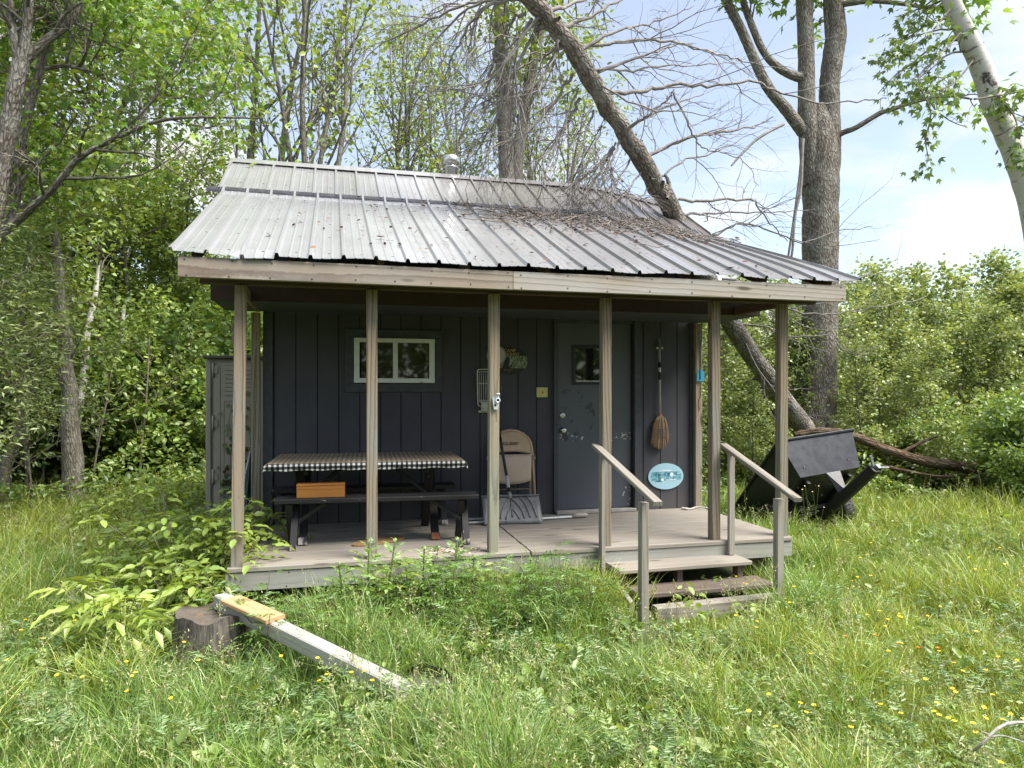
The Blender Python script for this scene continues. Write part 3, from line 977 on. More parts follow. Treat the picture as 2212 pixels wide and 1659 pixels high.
# cloth: a draped grid with a stapled down edge
mb = MB()
nx, prof = 60, [(-.46, -.062), (-.468, -.03), (-.462, -.004), (-.45, .004), (-.2, .003), (.1, .004), (.44, .003), (.455, -.004), (.46, -.05)]
vs = []
for i in range(nx + 1):
    u = -.835 + 1.67 * i / nx
    for j, (py, pz) in enumerate(prof):
        wob = .004 * math.sin(u * 31) if j in (0, 8) else .0008 * math.sin(u * 17 + j)
        e = max(0, abs(u) - .815) / .02
        vs.append((u, py + wob, TZ + pz - .02 * e * (0.0 if j in (0, 8) else 1) + (.004 * math.sin(u * 23 + 1) if j == 0 else 0)))
m = len(prof)
mb.add(vs, [[i * m + j, (i + 1) * m + j, (i + 1) * m + j + 1, i * m + j + 1] for i in range(nx) for j in range(m - 1)], smooth=False)
for sgn, i in ((-1, 0), (1, nx)):       # end drops
    row = [vs[i * m + j] for j in range(m)]
    low = [(p[0] + sgn * .012, p[1], min(p[2], TZ - .02) - (.035 if 0 < j < m - 1 else 0)) for j, p in enumerate(row)]
    mb.add(row + low, [[j, j + 1, m + j + 1, m + j] if sgn > 0 else [j + 1, j, m + j, m + j + 1] for j in range(m - 1)])
o = mb.build('tablecloth', [m_gingham()])
o.location = (.30, 6.55, 0); o.rotation_euler = (0, 0, R(-2.6))
tag(o, 'dirty black and white checked cloth stretched over the picnic table', 'tablecloth')

def bench(cx, cy, deg, L, ztop, label, foot):
    b = empty('wooden_bench', (cx, cy, D), label, 'bench', 'black benches of the picnic table')
    T = rot2(cx, cy, deg)
    mb = MB()
    for yy in (-.062, .062): mb.bar(T(-L / 2, yy, ztop - .02), T(L / 2, yy, ztop - .02), .12, .04, ch=.006)
    part('seat', mb, [CHIP], b)
    for sx in (-L / 2 + .13, L / 2 - .13):
        for sg in (-1, 1):
            mb = MB(); mb.bar(T(sx + .02 * sg, .085 * sg, ztop - .042), T(sx + .02 * sg, -.15 * sg, D), .034, .058, (1, 0, 0))
            lg = part('leg', mb, [CHIP], b)
            mb = MB(); mb.bar(T(sx + .02 * sg, -.139 * sg, D + .045), T(sx + .02 * sg, -.151 * sg, D + .001), .037, .062, (1, 0, 0)); part('foot', mb, [foot], lg)
        mb = MB(); mb.bar(T(sx * .98, 0, D + .19), T(sx * .62, 0, ztop - .05), .034, .05, (0, 1, 0)); part('brace', mb, [CHIP], b)
    return b
bench(.375, 6.14, -4.0, 1.68, .875, 'long chipped black bench in front of the checked table', FOOT)
bench(.30, 7.02, -1.0, 1.72, .845, 'black bench behind the checked table, close to the wall', FOOT)

# orange-stained box on the front bench
bx = empty('wooden_box', (-.10, 6.17, .876), 'small orange-stained wooden box on the left end of the front bench', 'box', rz=R(-3))
mb = MB(); mb.box((0, -.06, .048), (.385, .016, .096)); mb.box((0, .06, .048), (.385, .016, .096)); mb.box((-.184, 0, .047), (.016, .105, .092)); mb.box((.184, 0, .047), (.016, .105, .092)); mb.box((0, 0, .008), (.35, .105, .012))
mb.build('box_body', [BOXW], bx)
mb = MB(); mb.box((0, 0, .104), (.388, .14, .016)); mb.build('lid', [BOXW], bx)

# thin brown board lying under the bench
mb = MB(); mb.prism([(.235 * math.cos(a) * (1.2 if math.cos(a) > 0 else 1), .10 * math.sin(a)) for a in np.linspace(0, 2 * math.pi, 28, endpoint=False)], .012, Matrix.Rotation(R(90), 4, 'X'))
o = mb.build('paddle_board', [m_wood('brown_ply', (.30, .18, .08), (.18, .10, .05), (.25, .17, .09), .4)])
o.location = (.36, 6.20, D + .015); o.rotation_euler = (R(180), 0, R(28))
tag(o, 'flat rounded brown board lying on the deck under the front bench', 'board')

# wood chips on the deck
B = Blk(); rng = np.random.default_rng(5)
n = 170
P = np.stack([.93 + .12 * rng.standard_normal(n), 5.74 + .05 * rng.standard_normal(n), np.full(n, D + .004)], 1)
leaves(B, P, rng.standard_normal((n, 3)) * (1, 1, .1), np.array([0, 0, 1.]) + .3 * rng.standard_normal((n, 3)), .022 + .014 * rng.random(n), palette(rng, n, [(.62, .50, .42), (.55, .36, .27), (.66, .58, .50)]), 'oval')
def m_col(name, rough=.8):
    t = NT(name); t.bsdf(Base_Color=t.attr('col', 'Color'), Roughness=rough); return t.m
COLM = m_col('dry_plant_matter')
tag(link('wood_chips', B.mesh('wood_chips', COLM)), 'pale scatter of chewed chips on the deck edge', 'wood chips', kind='stuff')
for (x, y, s) in ((1.02, 5.86, .034), (.83, 5.86, .02)):
    mb = MB(); mb.lathe([(0, 0), (s, .002), (s * .9, s * .45), (s * .4, s * .75), (0, s * .7)], 10)
    o = mb.build('pine_cone', [m_plain('dark_cone', (.035, .022, .018), .9, bump=.8, scale=60)]); o.location = (x, y, D)
    tag(o, 'dark brown lump on the deck boards, the larger of the two' if s > .03 else 'tiny dark lump on the deck boards, the smaller of the two', 'cone', 'dark lumps on the deck')

# folding chair leaning on the wall
TAN = m_plain('tan_enamel', (.50, .345, .23), .45, .0, .08, bump=.04)
TAND = m_plain('worn_tan_enamel', (.34, .245, .165), .55, .0, .25, bump=.05)
ch = empty('folding_chair', (1.765, 7.0, D), 'folded tan metal chair leaning on the wall beside the door', 'chair')
ch.rotation_euler = (R(-7), 0, R(-3))
def arch(w, z0, z1, y, n=10, r=.19):
    pts = [(-w, y, z0), (-w * .93, y, z1 - r - .1)]
    for k in range(n + 1):
        a = math.pi - math.pi * k / n
        pts.append((w * .9 * math.cos(a), y, z1 - r + r * math.sin(a)))
    return pts + [(w * .93, y, z1 - r - .1), (w, y, z0)]
mb = MB(); mb.tube(arch(.245, 0.0, .905, 0), .0125, 8); mb.build('frame', [TAN], ch)
for sx in (-1, 1):
    mb = MB(); mb.tube([(.205 * sx, .03, .66), (.20 * sx, .035, .3), (.20 * sx, .03, .005)], .011, 8); mb.tube([(.236 * sx, .0, .60), (.236 * sx, -.004, .64)], .019, 8); mb.build('leg', [TAND], ch)
mb = MB(); mb.tube([(-.20, .03, .30), (.20, .03, .30)], .005, 6); mb.build('stretcher', [TAND], ch)
def panel(zb, zt, w, r, bulge, t, yo, taper=1.0):
    mb = MB(); nx, nz = 12, 8; vs = []
    for i in range(nx + 1):
        for j in range(nz + 1):
            u, v = i / nx * 2 - 1, j / nz
            z = zb + (zt - zb) * v
            if r: z = zb + ((zt - zb) - r * (1 - math.sqrt(max(0, 1 - u * u * .96)))) * v
            x = u * w * (1 - (1 - taper) * (1 - v))
            z += bulge[1] * (1 - v) * (1 - u * u) * -1
            vs.append((x, yo - bulge[0] * (1 - u * u) * math.sin(math.pi * min(max(v, .03), .97)), z))
    k = nz + 1
    n = len(vs)
    vs += [(p[0], p[1] + t, p[2]) for p in vs]
    fs = [[i * k + j, (i + 1) * k + j, (i + 1) * k + j + 1, i * k + j + 1] for i in range(nx) for j in range(nz)]
    fs += [[n + q for q in f[::-1]] for f in fs]
    ring = [i * k for i in range(nx + 1)] + [nx * k + j for j in range(1, k)] + [i * k + nz for i in range(nx - 1, -1, -1)] + [j for j in range(nz - 1, 0, -1)]
    fs += [[ring[(q + 1) % len(ring)], ring[q], n + ring[q], n + ring[(q + 1) % len(ring)]] for q in range(len(ring))]
    return mb.add(vs, fs, smooth=True)
bk = panel(.655, .89, .222, .165, (-.012, -.03), .012, -.004).build('backrest', [TAN], ch)
panel(.385, .655, .215, 0, (.022, .035), .014, -.012, .93).build('seat', [m_plain('pale_tan_seat', (.57, .43, .32), .4, .0, .05, bump=.03)], ch)

TXT = m_plain('faded_stencil_ink', (.14, .10, .07), .8)
def text(body, size, M, mat, parent, name, depth=.0012, space=1.0):
    cu = bpy.data.curves.new(name, 'FONT')
    cu.body = body; cu.size = size; cu.align_x = 'CENTER'; cu.align_y = 'CENTER'; cu.extrude = depth; cu.space_character = space
    tmp = bpy.data.objects.new(name, cu)
    me = bpy.data.meshes.new_from_object(tmp)
    bpy.data.objects.remove(tmp)
    me.transform(M)
    me.name = name
    me.materials.append(mat)
    return link(name, me, parent)
UPR = Matrix.Rotation(R(90), 4, 'X')
text('JCK BABY', .042, Matrix.Translation((-.005, -.0055, .765)) @ UPR, TXT, bk, 'stencil', .0035)

# snow shovel
sh = empty('snow_shovel', (1.70, 6.75, D), 'black snow shovel with a ribbed blade standing in front of the tan chair', 'shovel', rz=R(-3))
mb = MB(); nx, nz = 16, 8; vs = []
for i in range(nx + 1):
    for j in range(nz + 1):
        u, v = i / nx * 2 - 1, j / nz
        w_ = .292 - .004 * v
        vs.append((u * w_, -.03 + .11 * v - .10 * math.sin(math.pi * v * .5) ** 2 * 0 - .035 * u * u + .05 * v * v, .006 + .255 * v - .012 * v * abs(u) ** 6))
k = nz + 1; n = len(vs)
vs += [(p[0], p[1] + .006, p[2]) for p in vs]
fs = [[i * k + j, (i + 1) * k + j, (i + 1) * k + j + 1, i * k + j + 1] for i in range(nx) for j in range(nz)]
fs += [[n + q for q in f[::-1]] for f in fs]
ring = [i * k for i in range(nx + 1)] + [nx * k + j for j in range(1, k)] + [i * k + nz for i in range(nx - 1, -1, -1)] + [j for j in range(nz - 1, 0, -1)]
fs += [[ring[(q + 1) % len(ring)], ring[q], n + ring[q], n + ring[(q + 1) % len(ring)]] for q in range(len(ring))]
mb.add(vs, fs, smooth=True)
def bs(u, v): return V((u * .288, -.038 + .11 * v - .035 * u * u + .05 * v * v, .006 + .255 * v))
for sg in (-1, 1):
    for pts in ([(.0, .92), (.18 * sg, .75), (.34 * sg, .5), (.42 * sg, .2)], [(.0, .55), (.12 * sg, .42), (.24 * sg, .18)], [(.30 * sg, .95), (.48 * sg, .7), (.62 * sg, .22)], [(.58 * sg, .95), (.72 * sg, .7), (.84 * sg, .22)]):
        mb.tube(spline([bs(*p) for p in pts], 5), .009, 6)
mb.tube([bs(0, .95), bs(0, .25)], .009, 6)
mb.bar((-.292, .105, .262), (.292, .105, .262), .035, .012)
part_bl = mb.build('blade', [m_plain('scuffed_shovel_plastic', (.20, .20, .205), .38, var=.35, scale=9)], sh)
h0, h1 = V((-.005, .09, .245)), V((-.105, .40, 1.13))
hd = (h1 - h0).normalized()
mb = MB(); mb.tube([h0, h1], .015, 10); hn = mb.build('handle', [BLACKP], sh)
mb = MB(); mb.tube([h0 - hd * .01, h0 + hd * .055], .018, 10); mb.build('ferrule', [m_plain('grey_ferrule', (.25, .25, .24), .4)], hn)
mb = MB(); mb.tube([h0 + hd * .10, h0 + hd * .22], .0163, 10); mb.build('sticker', [m_plain('worn_paper_label', (.50, .48, .50), .6, var=.3, scale=70)], hn)
mb = MB(); gp = h1; mb.tube([gp, gp + V((-.055, .01, .07)), gp + V((-.05, .015, .14)), gp + V((.05, .015, .14)), gp + V((.055, .01, .07)), gp], .013, 8); mb.build('grip', [BLACKP], hn)

# white pole along the wall
pl = empty('white_pole', (2.0, 6.75, D), 'thin white pole lying on the deck behind the snow shovel', 'pole')
mb = MB(); mb.tube([(1.26, 6.80, D + .02), (2.38, 6.88, D + .02)], .0115, 8); part('shaft', mb, [WHITE], pl)
mb = MB(); mb.tube([(2.36, 6.878, D + .025), (2.42, 6.882, D + .030), (2.47, 6.885, D + .03), (2.53, 6.89, D + .028)], [.014, .026, .026, .017], 10); part('tip', mb, [m_plain('tan_tip', (.42, .36, .30), .6)], pl)
mb = MB(); mb.tube([(1.24, 7.02, D + .012), (1.50, 7.03, D + .012)], .009, 8)
tag(mb.build('white_rod', [WHITE]), 'short white rod on the deck against the wall, left of the shovel', 'rod')
# cord at the right end
mb = MB(); mb.tube(spline([(3.70, 7.10, D + .016), (3.78, 7.06, D + .012), (3.88, 7.10, D + .02), (3.97, 7.00, D + .02), (4.01, 6.95, D - .02), (4.02, 6.93, D - .12)], 6), [.014] * 5 + [.008] * 26, 7)
tag(mb.build('white_rope', [m_plain('dirty_white_cord', (.52, .48, .43), .7)]), 'dirty white cord lying on the right end of the deck', 'cord')

# broom hung upside... bristles down by a wall clip
br = empty('corn_broom', (3.485, WY - .03, 1.12), 'straw broom hanging bristles down on the wall between door and corner post', 'broom')
mb = MB(); mb.tube([(3.477, WY - .03, 2.343), (3.488, WY - .035, 1.46)], .0125, 10); hn = part('handle', mb, [m_plain('pale_broom_handle', (.34, .31, .27), .6)], br)
mb = MB(); mb.tube([(3.4803, WY - .031, 2.08), (3.4825, WY - .032, 1.885)], .0145, 10); hn2 = mb.build('grip_band', [BLACKP], hn)
mb = MB(); mb.tube([(3.4812, WY - .0315, 2.02), (3.4822, WY - .0318, 1.97)], .0150, 10); mb.build('band_print', [WHITEM], hn)
STRAW = m_wood('broom_straw', (.31, .215, .135), (.15, .10, .06), (.27, .20, .135), .4, 60, .5, .85, False)
mb = MB()
for k in range(150):
    u = random.uniform(-1, 1); vy = random.uniform(-1, 1)
    xb = 3.484 + u * .105 - .004; zb = 1.118 + .05 * u * u + random.uniform(0, .045) + (.02 if u > .6 else 0)
    p = [(3.488 + u * .016, WY - .035 + vy * .014, 1.49), (3.488 + u * .055, WY - .037 + vy * .022, 1.448), (3.487 + u * .078, WY - .037 + vy * .022, 1.38), (3.486 + u * .094, WY - .036 + vy * .02, 1.26), (xb, WY - .036 + vy * .022, zb)]
    mb.tube(p, [.005, .007, .007, .006, .003], 4, smooth=False)
bb = part('bristles', mb, [STRAW], br)
mb = MB()
for z, wd in ((1.345, .080), (1.325, .083), (1.305, .086), (1.275, .090), (1.255, .093)):
    mb.tube([(3.486 + wd * math.cos(a), WY - .036 + .030 * math.sin(a), z) for a in np.linspace(0, 2 * math.pi, 20)], .003, 5, cap=False)
mb.build('stitching', [m_plain('broom_twine', (.13, .10, .10), .8)], bb)
mb = MB(); mb.tube([(3.487, WY - .035, 1.475), (3.4885, WY - .035, 1.505)], .019, 10); mb.build('collar', [m_plain('red_brown_collar', (.22, .09, .05), .6)], bb)
cl = empty('broom_clip', (3.478, WY - .012, 2.235), 'small metal clip on the wall gripping the broom handle', 'clip')
mb = MB(); mb.box((3.478, WY - .008, 2.235), (.10, .016, .012), ch=.002); part('bracket', mb, [STEEL], cl)
for sx in (-1, 1):
    mb = MB(); mb.tube([(3.478 + sx * .028, WY - .012, 2.235), (3.478 + sx * .028, WY - .05, 2.235)], .013, 10); part('roller', mb, [m_plain('grey_roller', (.40, .40, .37), .5)], cl)

# signs
def oval(rx, rz_, n=48): return [(rx * math.cos(a), rz_ * math.sin(a)) for a in np.linspace(0, 2 * math.pi, n, endpoint=False)]
sg = empty('oval_sign', (1.785, WY - .016, 2.075), 'dark oval camp sign with a dog picture on the wall behind the third post', 'sign')
def m_sign1():
    t = NT('printed_sign_face')
    co = t.objco(); s = t.n('ShaderNodeSeparateXYZ', None, Vector=co)
    g = t.noise(t.vmul(co, (55, 1, 22)), 1.0, 4, .7)
    pic = t.ramp(g, [(.34, (.03, .04, .02)), (.46, (.11, .14, .07)), (.58, (.27, .30, .19)), (.72, (.42, .42, .32))])
    inz = t.math('MULTIPLY', t.math('LESS_THAN', s.outputs[2], .055), t.math('GREATER_THAN', s.outputs[2], -.075))
    c = t.mix(inz, (.012, .008, .007), pic)
    t.bsdf(Base_Color=c, Roughness=.45); return t.m
mb = MB(); mb.prism(oval(.193, .145), .010); bd = mb.build('sign_board', [m_sign1()], sg)
mb = MB(); mb.prism([(-.06, -.08), (.015, -.08), (.035, -.055), (.052, -.03), (.05, -.012), (.03, .0), (.028, .022), (.01, .038), (-.02, .04), (-.038, .03), (-.05, .0), (-.048, -.04)], .003, Matrix.Translation((-.02, -.004, 0)))
mb.build('dog_picture', [m_plain('dark_dog_print', (.012, .012, .013), .5)], bd)
mb = MB(); mb.prism([(.002, -.06), (.03, -.03), (.033, .005), (.02, .03), (.004, .03), (.008, .0), (.0, -.03)], .002, Matrix.Translation((-.008, -.0055, 0)))
mb.build('dog_picture', [m_plain('pale_dog_print', (.30, .31, .25), .5, var=.4, scale=60)], bd)
GOLD = m_plain('gold_lettering', (.50, .37, .20), .5)
text('CAMP', .048, Matrix.Translation((.0, -.001, .108)) @ UPR, GOLD, bd, 'lettering')
text('BUCKSHOT', .042, Matrix.Translation((-.005, -.001, .070)) @ UPR, GOLD, bd, 'lettering')
text('BUCKSHOT', .018, Matrix.Translation((-.01, -.001, -.094)) @ UPR, m_plain('rust_lettering', (.30, .13, .08), .5), bd, 'lettering')
text('MICH', .015, Matrix.Translation((-.01, -.001, -.114)) @ UPR, m_plain('dark_rust_lettering', (.25, .10, .07), .5), bd, 'lettering')
th = empty('dial_thermometer', (1.640, WY - .022, 2.150 - .02), 'pale round dial on the wall, mostly hidden behind the third post', 'thermometer')
mb = MB(); mb.prism(oval(.098, .100, 32), .02); mb.build('dial', [m_plain('aged_dial', (.46, .44, .41), .5, var=.08)], th)
mb = MB(); mb.tube([(.098 * math.cos(a), -.002, .100 * math.sin(a)) for a in np.linspace(0, 2 * math.pi, 33)], .006, 6); mb.build('rim', [m_plain('grey_rim', (.30, .28, .27), .5)], th)

sg = empty('oval_sign', (3.567, WY - .014, .818), 'pale blue oval sign with a lake scene low on the wall right of the door', 'sign')
def m_sign2():
    t = NT('blue_printed_face')
    co = t.objco(); s = t.n('ShaderNodeSeparateXYZ', None, Vector=co)
    r = t.math('ADD', t.math('POWER', t.math('DIVIDE', s.outputs[0], .21), 2.0), t.math('POWER', t.math('DIVIDE', s.outputs[2], .142), 2.0))
    g = t.noise(t.vmul(co, (28, 1, 40)), 1.0, 4, .7, 1.0)
    pic = t.ramp(g, [(.38, (.02, .12, .17)), (.48, (.10, .30, .38)), (.58, (.27, .48, .58)), (.72, (.40, .60, .68))])
    inz = t.math('MULTIPLY', t.math('LESS_THAN', t.math('ABSOLUTE', t.math('SUBTRACT', s.outputs[2], .002)), .048), t.math('LESS_THAN', r, .78))
    c = t.mix(t.noise(co, 20, 3), (.30, .50, .62), (.42, .62, .72))
    c = t.mix(inz, c, pic)
    c = t.mix(t.math('GREATER_THAN', r, .90), c, (.34, .60, .66))
    t.bsdf(Base_Color=c, Roughness=.5); return t.m
mb = MB(); mb.prism(oval(.212, .144), .012); bd = mb.build('sign_board', [m_sign2()], sg)
TEAL = m_plain('dark_teal_print', (.02, .13, .18), .5)
mb = MB()
for x, z, s in ((.07, .015, .9), (.125, .02, .75), (.035, .018, .6), (-.12, .01, .8)):
    mb.prism([(x - .012 * s, z), (x + .012 * s, z), (x + .005 * s, z + .02 * s), (x + .009 * s, z + .02 * s), (x, z + .05 * s), (x - .009 * s, z + .02 * s), (x - .005 * s, z + .02 * s)], .002, Matrix.Translation((0, -.002, -.005)))
mb.build('tree_picture', [TEAL], bd)
mb = MB(); mb.prism([(-.14, -.055), (-.06, -.058), (-.03, -.05), (-.07, -.045), (-.12, -.048)], .002, Matrix.Translation((0, -.002, 0))); mb.prism([(-.085, -.045), (-.075, -.045), (-.08, .0), (-.055, .02), (-.10, .03), (-.09, .0)], .002, Matrix.Translation((0, -.0026, 0)))
mb.build('shore_picture', [TEAL], bd)
PALE = m_plain('pale_print', (.62, .74, .78), .5)
mb = MB(); mb.prism(oval(.022, .026, 20), .002, Matrix.Translation((.068, -.0032, .018))); mb.prism(oval(.018, .018, 16), .002, Matrix.Translation((-.045, -.0032, -.036))); mb.prism([(-.10, .055), (.09, .055), (.05, .068), (.0, .072), (-.06, .066)], .002, Matrix.Translation((0, -.0018, 0)))
mb.prism([(.0, -.036), (.12, -.036), (.12, -.045), (.0, -.045)], .002, Matrix.Translation((0, -.0018, 0)))
mb.build('pale_picture', [PALE], bd)

# wire rack and its box, left of the third post
rk = empty('wire_rack', (1.50, WY - .02, 1.78), 'white wire rack with a small box hanging on the wall left of the third post', 'rack')
mb = MB()
mb.tube(spline([(1.60, WY - .03, 1.985), (1.47, WY - .03, 1.985), (1.442, WY - .03, 1.975), (1.437, WY - .03, 1.94), (1.443, WY - .03, 1.65), (1.452, WY - .03, 1.615), (1.475, WY - .03, 1.597)], 5), .0055, 7)
for x in (1.458, 1.478, 1.503, 1.527, 1.548, 1.57): mb.tube([(x, WY - .028, 1.962), (x, WY - .028, 1.65)], .0032, 6)
for z in (1.962, 1.84): mb.tube([(1.452, WY - .026, z), (1.60, WY - .026, z)], .0035, 6)
part('wire_frame', mb, [WHITEM], rk)
mb = MB(); mb.box((1.53, WY - .035, 1.60), (.105, .05, .09), ch=.006); mb.box((1.515, WY - .022, 1.655), (.10, .018, .03)); mb.box((1.505, WY - .022, 1.55), (.11, .024, .022))
bb = part('box', mb, [m_plain('yellowed_plastic', (.52, .50, .42), .5)], rk)
mb = MB()
for x, z in ((1.465, 1.657), (1.493, 1.657), (1.52, 1.657), (1.493, 1.578), (1.49, 1.55)): mb.box((x, WY - .062 if z == 1.578 else WY - .034, z), (.010, .004, .010))
mb.build('slot', [BLACKP], bb)

# white metal fitting on the third post
ft = empty('metal_fitting', (1.262, 5.568, 1.675), 'shiny white metal fitting with round holes screwed to the third post', 'fitting')
mb = MB(); mb.prism([(-.028, .03), (-.005, .05), (.028, .05), (.024, -.03), (.013, -.062), (-.013, -.062), (-.022, -.02)], .012, Matrix.Translation((0, -.012, 0))); pb = mb.build('plate', [m_plain('bright_zinc', (.70, .72, .76), .3, .35, .1)], ft)
M = Matrix.Translation((.014, -.012, .012)) @ Matrix.Rotation(R(90), 4, 'X')
mb = MB(); mb.lathe([(.012, 0), (.020, .0), (.021, .014), (.018, .018), (.012, .018), (.011, .004)], 18, M); mb.lathe([(.006, .004), (.017, .004), (.018, .016), (.008, .016)], 16, Matrix.Translation((.014, -.02, .052)))
mb.build('ring', [m_plain('bright_zinc_ring', (.72, .73, .77), .25, .35, .1)], pb)
mb = MB(); mb.lathe([(0, .0), (.0115, .0), (.0115, .006), (0, .006)], 14, M); mb.lathe([(0, .0), (.009, .0), (.009, .003), (0, .003)], 12, Matrix.Translation((-.004, -.012, -.028)) @ Matrix.Rotation(R(90), 4, 'X'))
mb.build('hole', [BLACKP], pb)
mb = MB(); mb.tube(spline([(.03, .0, .03), (.05, .01, .055), (.056, .01, .09), (.048, .012, .11), (.036, .02, .115)], 5), .0018, 5); mb.build('wire', [BLACKP], pb)

# fly swatter on the right rear post
fs_ = empty('fly_swatter', (3.935, WY - .10, 2.42), 'bright blue plastic fly swatter hung on the right rear post', 'fly swatter')
mb = MB(); mb.prism([(-.04, -.55), (.05, -.55), (.055, -.50), (.052, -.46), (.03, -.42), (-.01, -.42), (-.036, -.46)], .004); mb.build('paddle', [m_plain('cyan_plastic', (.03, .28, .45), .45, var=.15, scale=80)], fs_)
mb = MB()
for sx in (-1, 1): mb.tube(spline([(.0, .0, .0), (.022 * sx, 0, -.03), (.018 * sx, 0, -.07), (.004 * sx, 0, -.14), (.003 * sx, -.003, -.30), (.003 * sx, -.004, -.53)], 5), .0022, 5)
mb.build('wire_handle', [m_plain('dark_wire', (.04, .03, .03), .5, .3)], fs_)
mb = MB(); mb.tube([(3.95, WY - .085, 2.3), (3.956, WY - .085, 2.0), (3.952, WY - .085, 1.7)], .003, 5); mb.tube(spline([(3.952, WY - .085, 1.7), (3.93, WY - .085, 1.66), (3.936, WY - .085, 1.55)], 4), .003, 5)
tag(mb.build('wire_hook', [m_plain('black_wire', (.03, .03, .03), .5)]), 'thin dark wire hanging down the right rear post', 'wire')

# teal folded thing beside the left rear post
tl = empty('folded_tarp', (-.80, 7.32, .5), 'sliver of dark teal folded canvas leaning behind the left rear post', 'tarp')
mb = MB()
vs = []
for i, (z, a, b_) in enumerate(((.36, -.875, -.76), (.5, -.882, -.755), (.7, -.872, -.76), (.9, -.835, -.765), (1.08, -.80, -.78), (1.16, -.785, -.782))):
    vs += [(a, 7.34 + .02 * (i % 2), z), ((a + b_) / 2, 7.30 - .015 * (i % 2), z), (b_, 7.36, z), (b_, 7.40, z), (a, 7.40, z)]
mb.add(vs, [[i * 5 + j, i * 5 + (j + 1) % 5, i * 5 + 5 + (j + 1) % 5, i * 5 + 5 + j] for i in range(5) for j in range(5)])
part('canvas', mb, [m_plain('teal_canvas', (.012, .06, .06), .7, var=.3)], tl)
mb = MB(); mb.tube([(-.888, 7.335, .48), (-.845, 7.33, .88), (-.788, 7.335, 1.17)], .010, 6); part('edge_strip', mb, [m_plain('pale_blue_strip', (.34, .40, .46), .5)], tl)

# ------------------------------------------------------------------ resin storage shed
RES = m_plain('taupe_resin', (.335, .30, .245), .55, var=.08, scale=5, bump=.05)
RESD = m_plain('dark_resin_lid', (.085, .078, .07), .6, var=.1)
GAP = m_plain('resin_seam', (.10, .09, .075), .7, bump=0)
sd_ = empty('storage_shed', (-1.03, 8.9, 0), 'tall taupe plastic storage shed beside the left wall of the cabin', 'shed')
sx0, sx1, sy, sz = -1.385, -.705, 8.55, 2.13
mb = MB(); mb.box(((sx0 + sx1) / 2, sy + .33, 1.06), (sx1 - sx0, .64, 2.12), ch=.01); part('shed_body', mb, [RES], sd_)
mb = MB(); mb.box(((sx0 + sx1) / 2, sy + .31, sz + .012), (sx1 - sx0 + .06, .74, .035), ch=.012); part('roof', mb, [RESD], sd_)
mb = MB(); mb.box((sx0 + .025, sy - .004, 1.05), (.055, .03, 2.09), ch=.01); part('corner_post', mb, [RES], sd_)
mb = MB()
mb.box((sx0 + .37, sy - .002, 1.05), (.60, .022, 2.06), ch=.006)
for k in range(7): mb.box((sx0 + .42, sy - .017, 1.73 + k * .047), (.44, .014, .038), ch=.006)
mb.box((sx0 + .42, sy - .016, 1.66), (.46, .008, .035)); mb.box((sx0 + .42, sy - .016, 2.065), (.46, .008, .03))
for x in (.19, .285, .38, .475, .57): mb.box((sx0 + x, sy - .0135, .86), (.006, .003, 1.56), 1, ch=.0005)
mb.box((sx0 + .072, sy - .0135, 1.05), (.007, .004, 2.04), 1, ch=.0005); mb.box((sx0 + .15, sy - .0135, 1.05), (.006, .003, 2.0), 1, ch=.0005)
dr = part('door', mb, [RES, GAP], sd_)
for z in (2.0, 1.40, .8):
    mb = MB(); mb.tube([(sx0 + .075, sy - .024, z - .085), (sx0 + .075, sy - .024, z + .085)], .014, 8); mb.box((sx0 + .10, sy - .02, z), (.05, .012, .08)); mb.build('hinge', [RES], dr)
# bindweed climbing on it
B = Blk(); rng = np.random.default_rng(21)
for x0_, ztop in ((.27, 1.60), (.36, 1.75), (.44, 1.35), (.2, .9)):
    k = 16
    pts = np.stack([sx0 + x0_ + np.cumsum(.014 * rng.standard_normal(k)), np.full(k, sy - .028), np.linspace(.25, ztop, k)], 1)
    ntube(B, pts, np.full(k, .0025), 4, 0, (.10, .07, .04))
    n = 34
    i = rng.integers(0, k, n)
    P = pts[i] + np.stack([.05 * rng.standard_normal(n), -.012 - .02 * rng.random(n), .03 * rng.standard_normal(n)], 1)
    leaves(B, P, rng.standard_normal((n, 3)) * (1, .2, 1) - (0, 0, .6), np.array([0, -1., .4]) + .5 * rng.standard_normal((n, 3)), .04 + .025 * rng.random(n), palette(rng, n, [(.05, .075, .03), (.09, .12, .05), (.06, .05, .03)]), 'round', 0)
FOL = m_foliage('leaf_tissue')
tag(link('climbing_vine', B.mesh('climbing_vine', FOL)), 'thin dull green vine climbing the front of the taupe shed', 'vine')

# ------------------------------------------------------------------ black dump cart
CARTM = m_plain('black_cart_plastic', (.012, .013, .017), .34, var=.35, scale=11, bump=.2)
CARTL = m_plain('cart_liner_black', (.011, .011, .012), .6)
RUBBER = m_plain('tyre_rubber', (.042, .041, .040), .8, var=.2, bump=.2)
ct = empty('dump_cart', (5.88, 7.90, -.02), 'black tipping garden cart with its drawbar up in the grass beside the porch', 'cart')
ct.rotation_euler = (0, R(-5), R(9))
ct.scale = (1.14, 1.08, .97)
